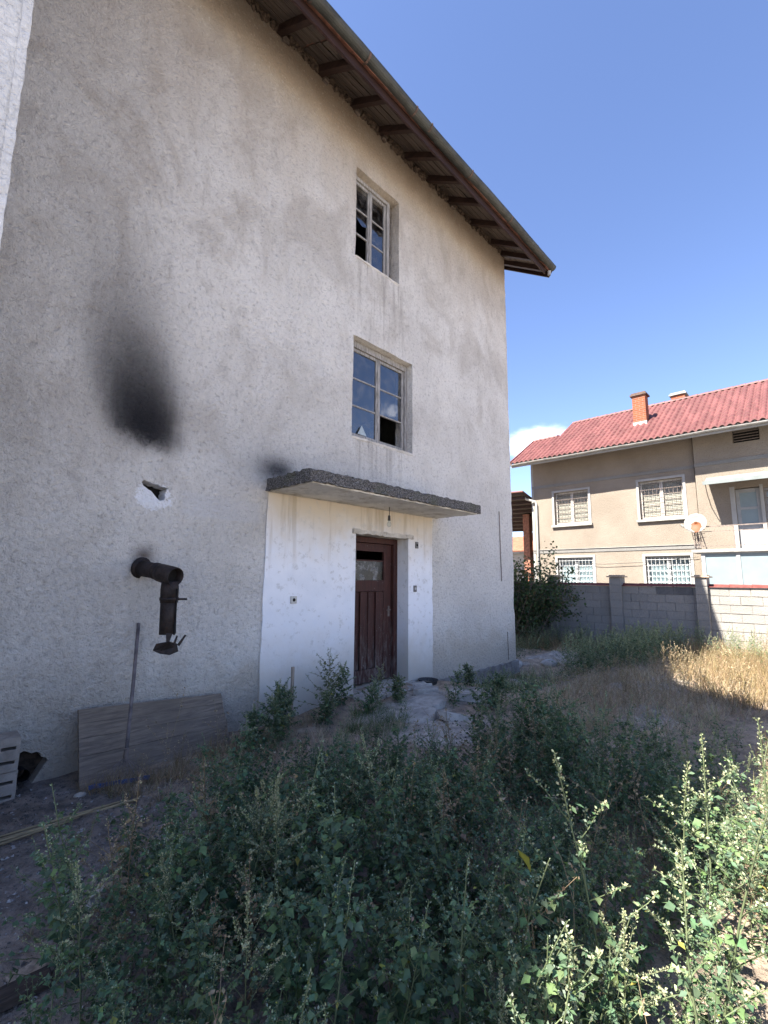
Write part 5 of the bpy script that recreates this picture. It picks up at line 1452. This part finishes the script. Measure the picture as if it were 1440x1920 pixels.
single('goosefoot_plant', goosefoot(.55, 0, 1.8, 1.0, 0, 1.4, .9), 4.95, -1.1, 1.0, 'upright green weed on the sand heap before the black bowl', 'weed')
single('goosefoot_plant', goosefoot(.52, 0, 3.0, .7, 0, 2.4, 1.1), 5.25, -1.50, 1.0, 'round dark green weed at the right end of the pale sand heap', 'weed')
single('goosefoot_plant', goosefoot(.48, 0, 2.2, .9, 0, 2.0, 1.0), 2.55, -.55, 1.0, 'low bushy weed at the right end of the leaning board', 'weed')
single('goosefoot_plant', goosefoot(.42, 0, 2.0, .9, 0, 1.8, .9), 3.95, -.62, 1.0, 'low leafy weed left of the door step', 'weed')
for x, y, h, lab in ((3.06, -.30, .50, 'green weed at the foot of the stake, pressed to the white wall'), (2.72, -.70, .52, 'front weed of the clump left of the stake, nearest the camera'), (3.42, -.50, .45, 'leafy weed between the stake and the sparse dark weed'), (3.85, -.28, .55, 'leafy weed under the door jamb left of the door'), (4.55, -.55, .38, 'short weed in the middle before the door sill'), (6.1, -.55, .40, 'weed against the plinth right of the black bowl')):
    single('goosefoot_plant', goosefoot(h, 0, 2.3, .9, .08, 1.9, 1.05), x, y, 1.0, lab, 'weed')
single('goosefoot_plant', goosefoot(.28, 0, .8, .5, 0, .8, .6), 7.9, -.12, 1.0, 'tiny weed at the plinth near the house corner', 'weed')
single('goosefoot_plant', goosefoot(.62, 0, 1.3, .9, 0, .9, 1.3), 1.95, -1.45, 1.0, 'broad-leaved green weed in front of the leaning board', 'weed')
single('dry_weed', dry_stalk(.72), 1.66, -.58, 1.0, 'tall dead straw-coloured stalk in front of the leaning board', 'dry weed', 'straw')
single('dry_weed', dry_stalk(.50), 2.18, -.52, 1.0, 'shorter dead stalk before the right half of the leaning board', 'dry weed', 'straw')
for k, (x, y, z, c, lab) in enumerate(((1.62, -3.72, .62, YEL, 'single large yellow leaf in the middle of the dark weeds'),)):
    m = PM(); m.leaves('goose', np.array([[0, 0, 0.0]]), np.array([[.3, -.5, -.8]]), np.array([.075]), np.array([c]), 1.0, .2)
    m.stem([(0, 0, 0), (-.01, .01, -.30), (0, .02, -.66)], .001, .002, STEM, 3)
    V, T, C = m.out(); o = bpy.data.objects.new('yellow_leaf', tri_mesh('yellow_leaf', V, T, C, 'foliage')); COL.objects.link(o); o.location = (x, y, z + .05); tag(o, lab, 'leaf')
# rose bush spilling over the wall at the left
RB = empty('rambling_bush', (12.9, 1.9, 0), 'dark leafy bush spilling over the left end of the block wall', 'bush')
mb = MB(); P, D = [], []
for k in range(74):
    a = VR.rand() * 6.28; base = np.array([12.75 + VR.normal(0, .2), 2.25 + VR.normal(0, .30), -.1])
    d = np.array([math.cos(a) * .30 + .12, math.sin(a) * .40 - .12, 1.0]); L = VR.uniform(1.2, 2.5) + .5 * (VR.rand() < .25)
    c = curve_pts(base, d, L, 8, .05 + .07 * VR.rand(), .06)
    mb.tube([tuple(q) for q in c], [.014 - .0013 * i for i in range(9)], 4)
    for q in range(150):
        u = VR.rand() ** .6 * 8; i = min(int(u), 7); w = u - i; P.append(c[i] * (1 - w) + c[i + 1] * w + VR.normal(0, .085, 3)); D.append(VR.normal(0, 1, 3) + np.array([0, 0, -.2]))
mb.build('branches', 'bark', RB)
P, D = np.array(P), np.array(D); m = PM()
c = cvar((.075, .115, .050), len(P), .4, .15); hi = VR.rand(len(P)) < .12; c[hi] = cvar((.20, .16, .09), hi.sum(), .3)
m.leaves('small', P, D, VR.uniform(.05, .10, len(P)), c, 1.9, 1.0); V, T, C = m.out()
o = bpy.data.objects.new('foliage', tri_mesh('foliage', V - np.array([12.9, 1.9, 0]), T, C, 'foliage')); COL.objects.link(o); o.parent = RB
print('VEG TRIS', NTRI[0])
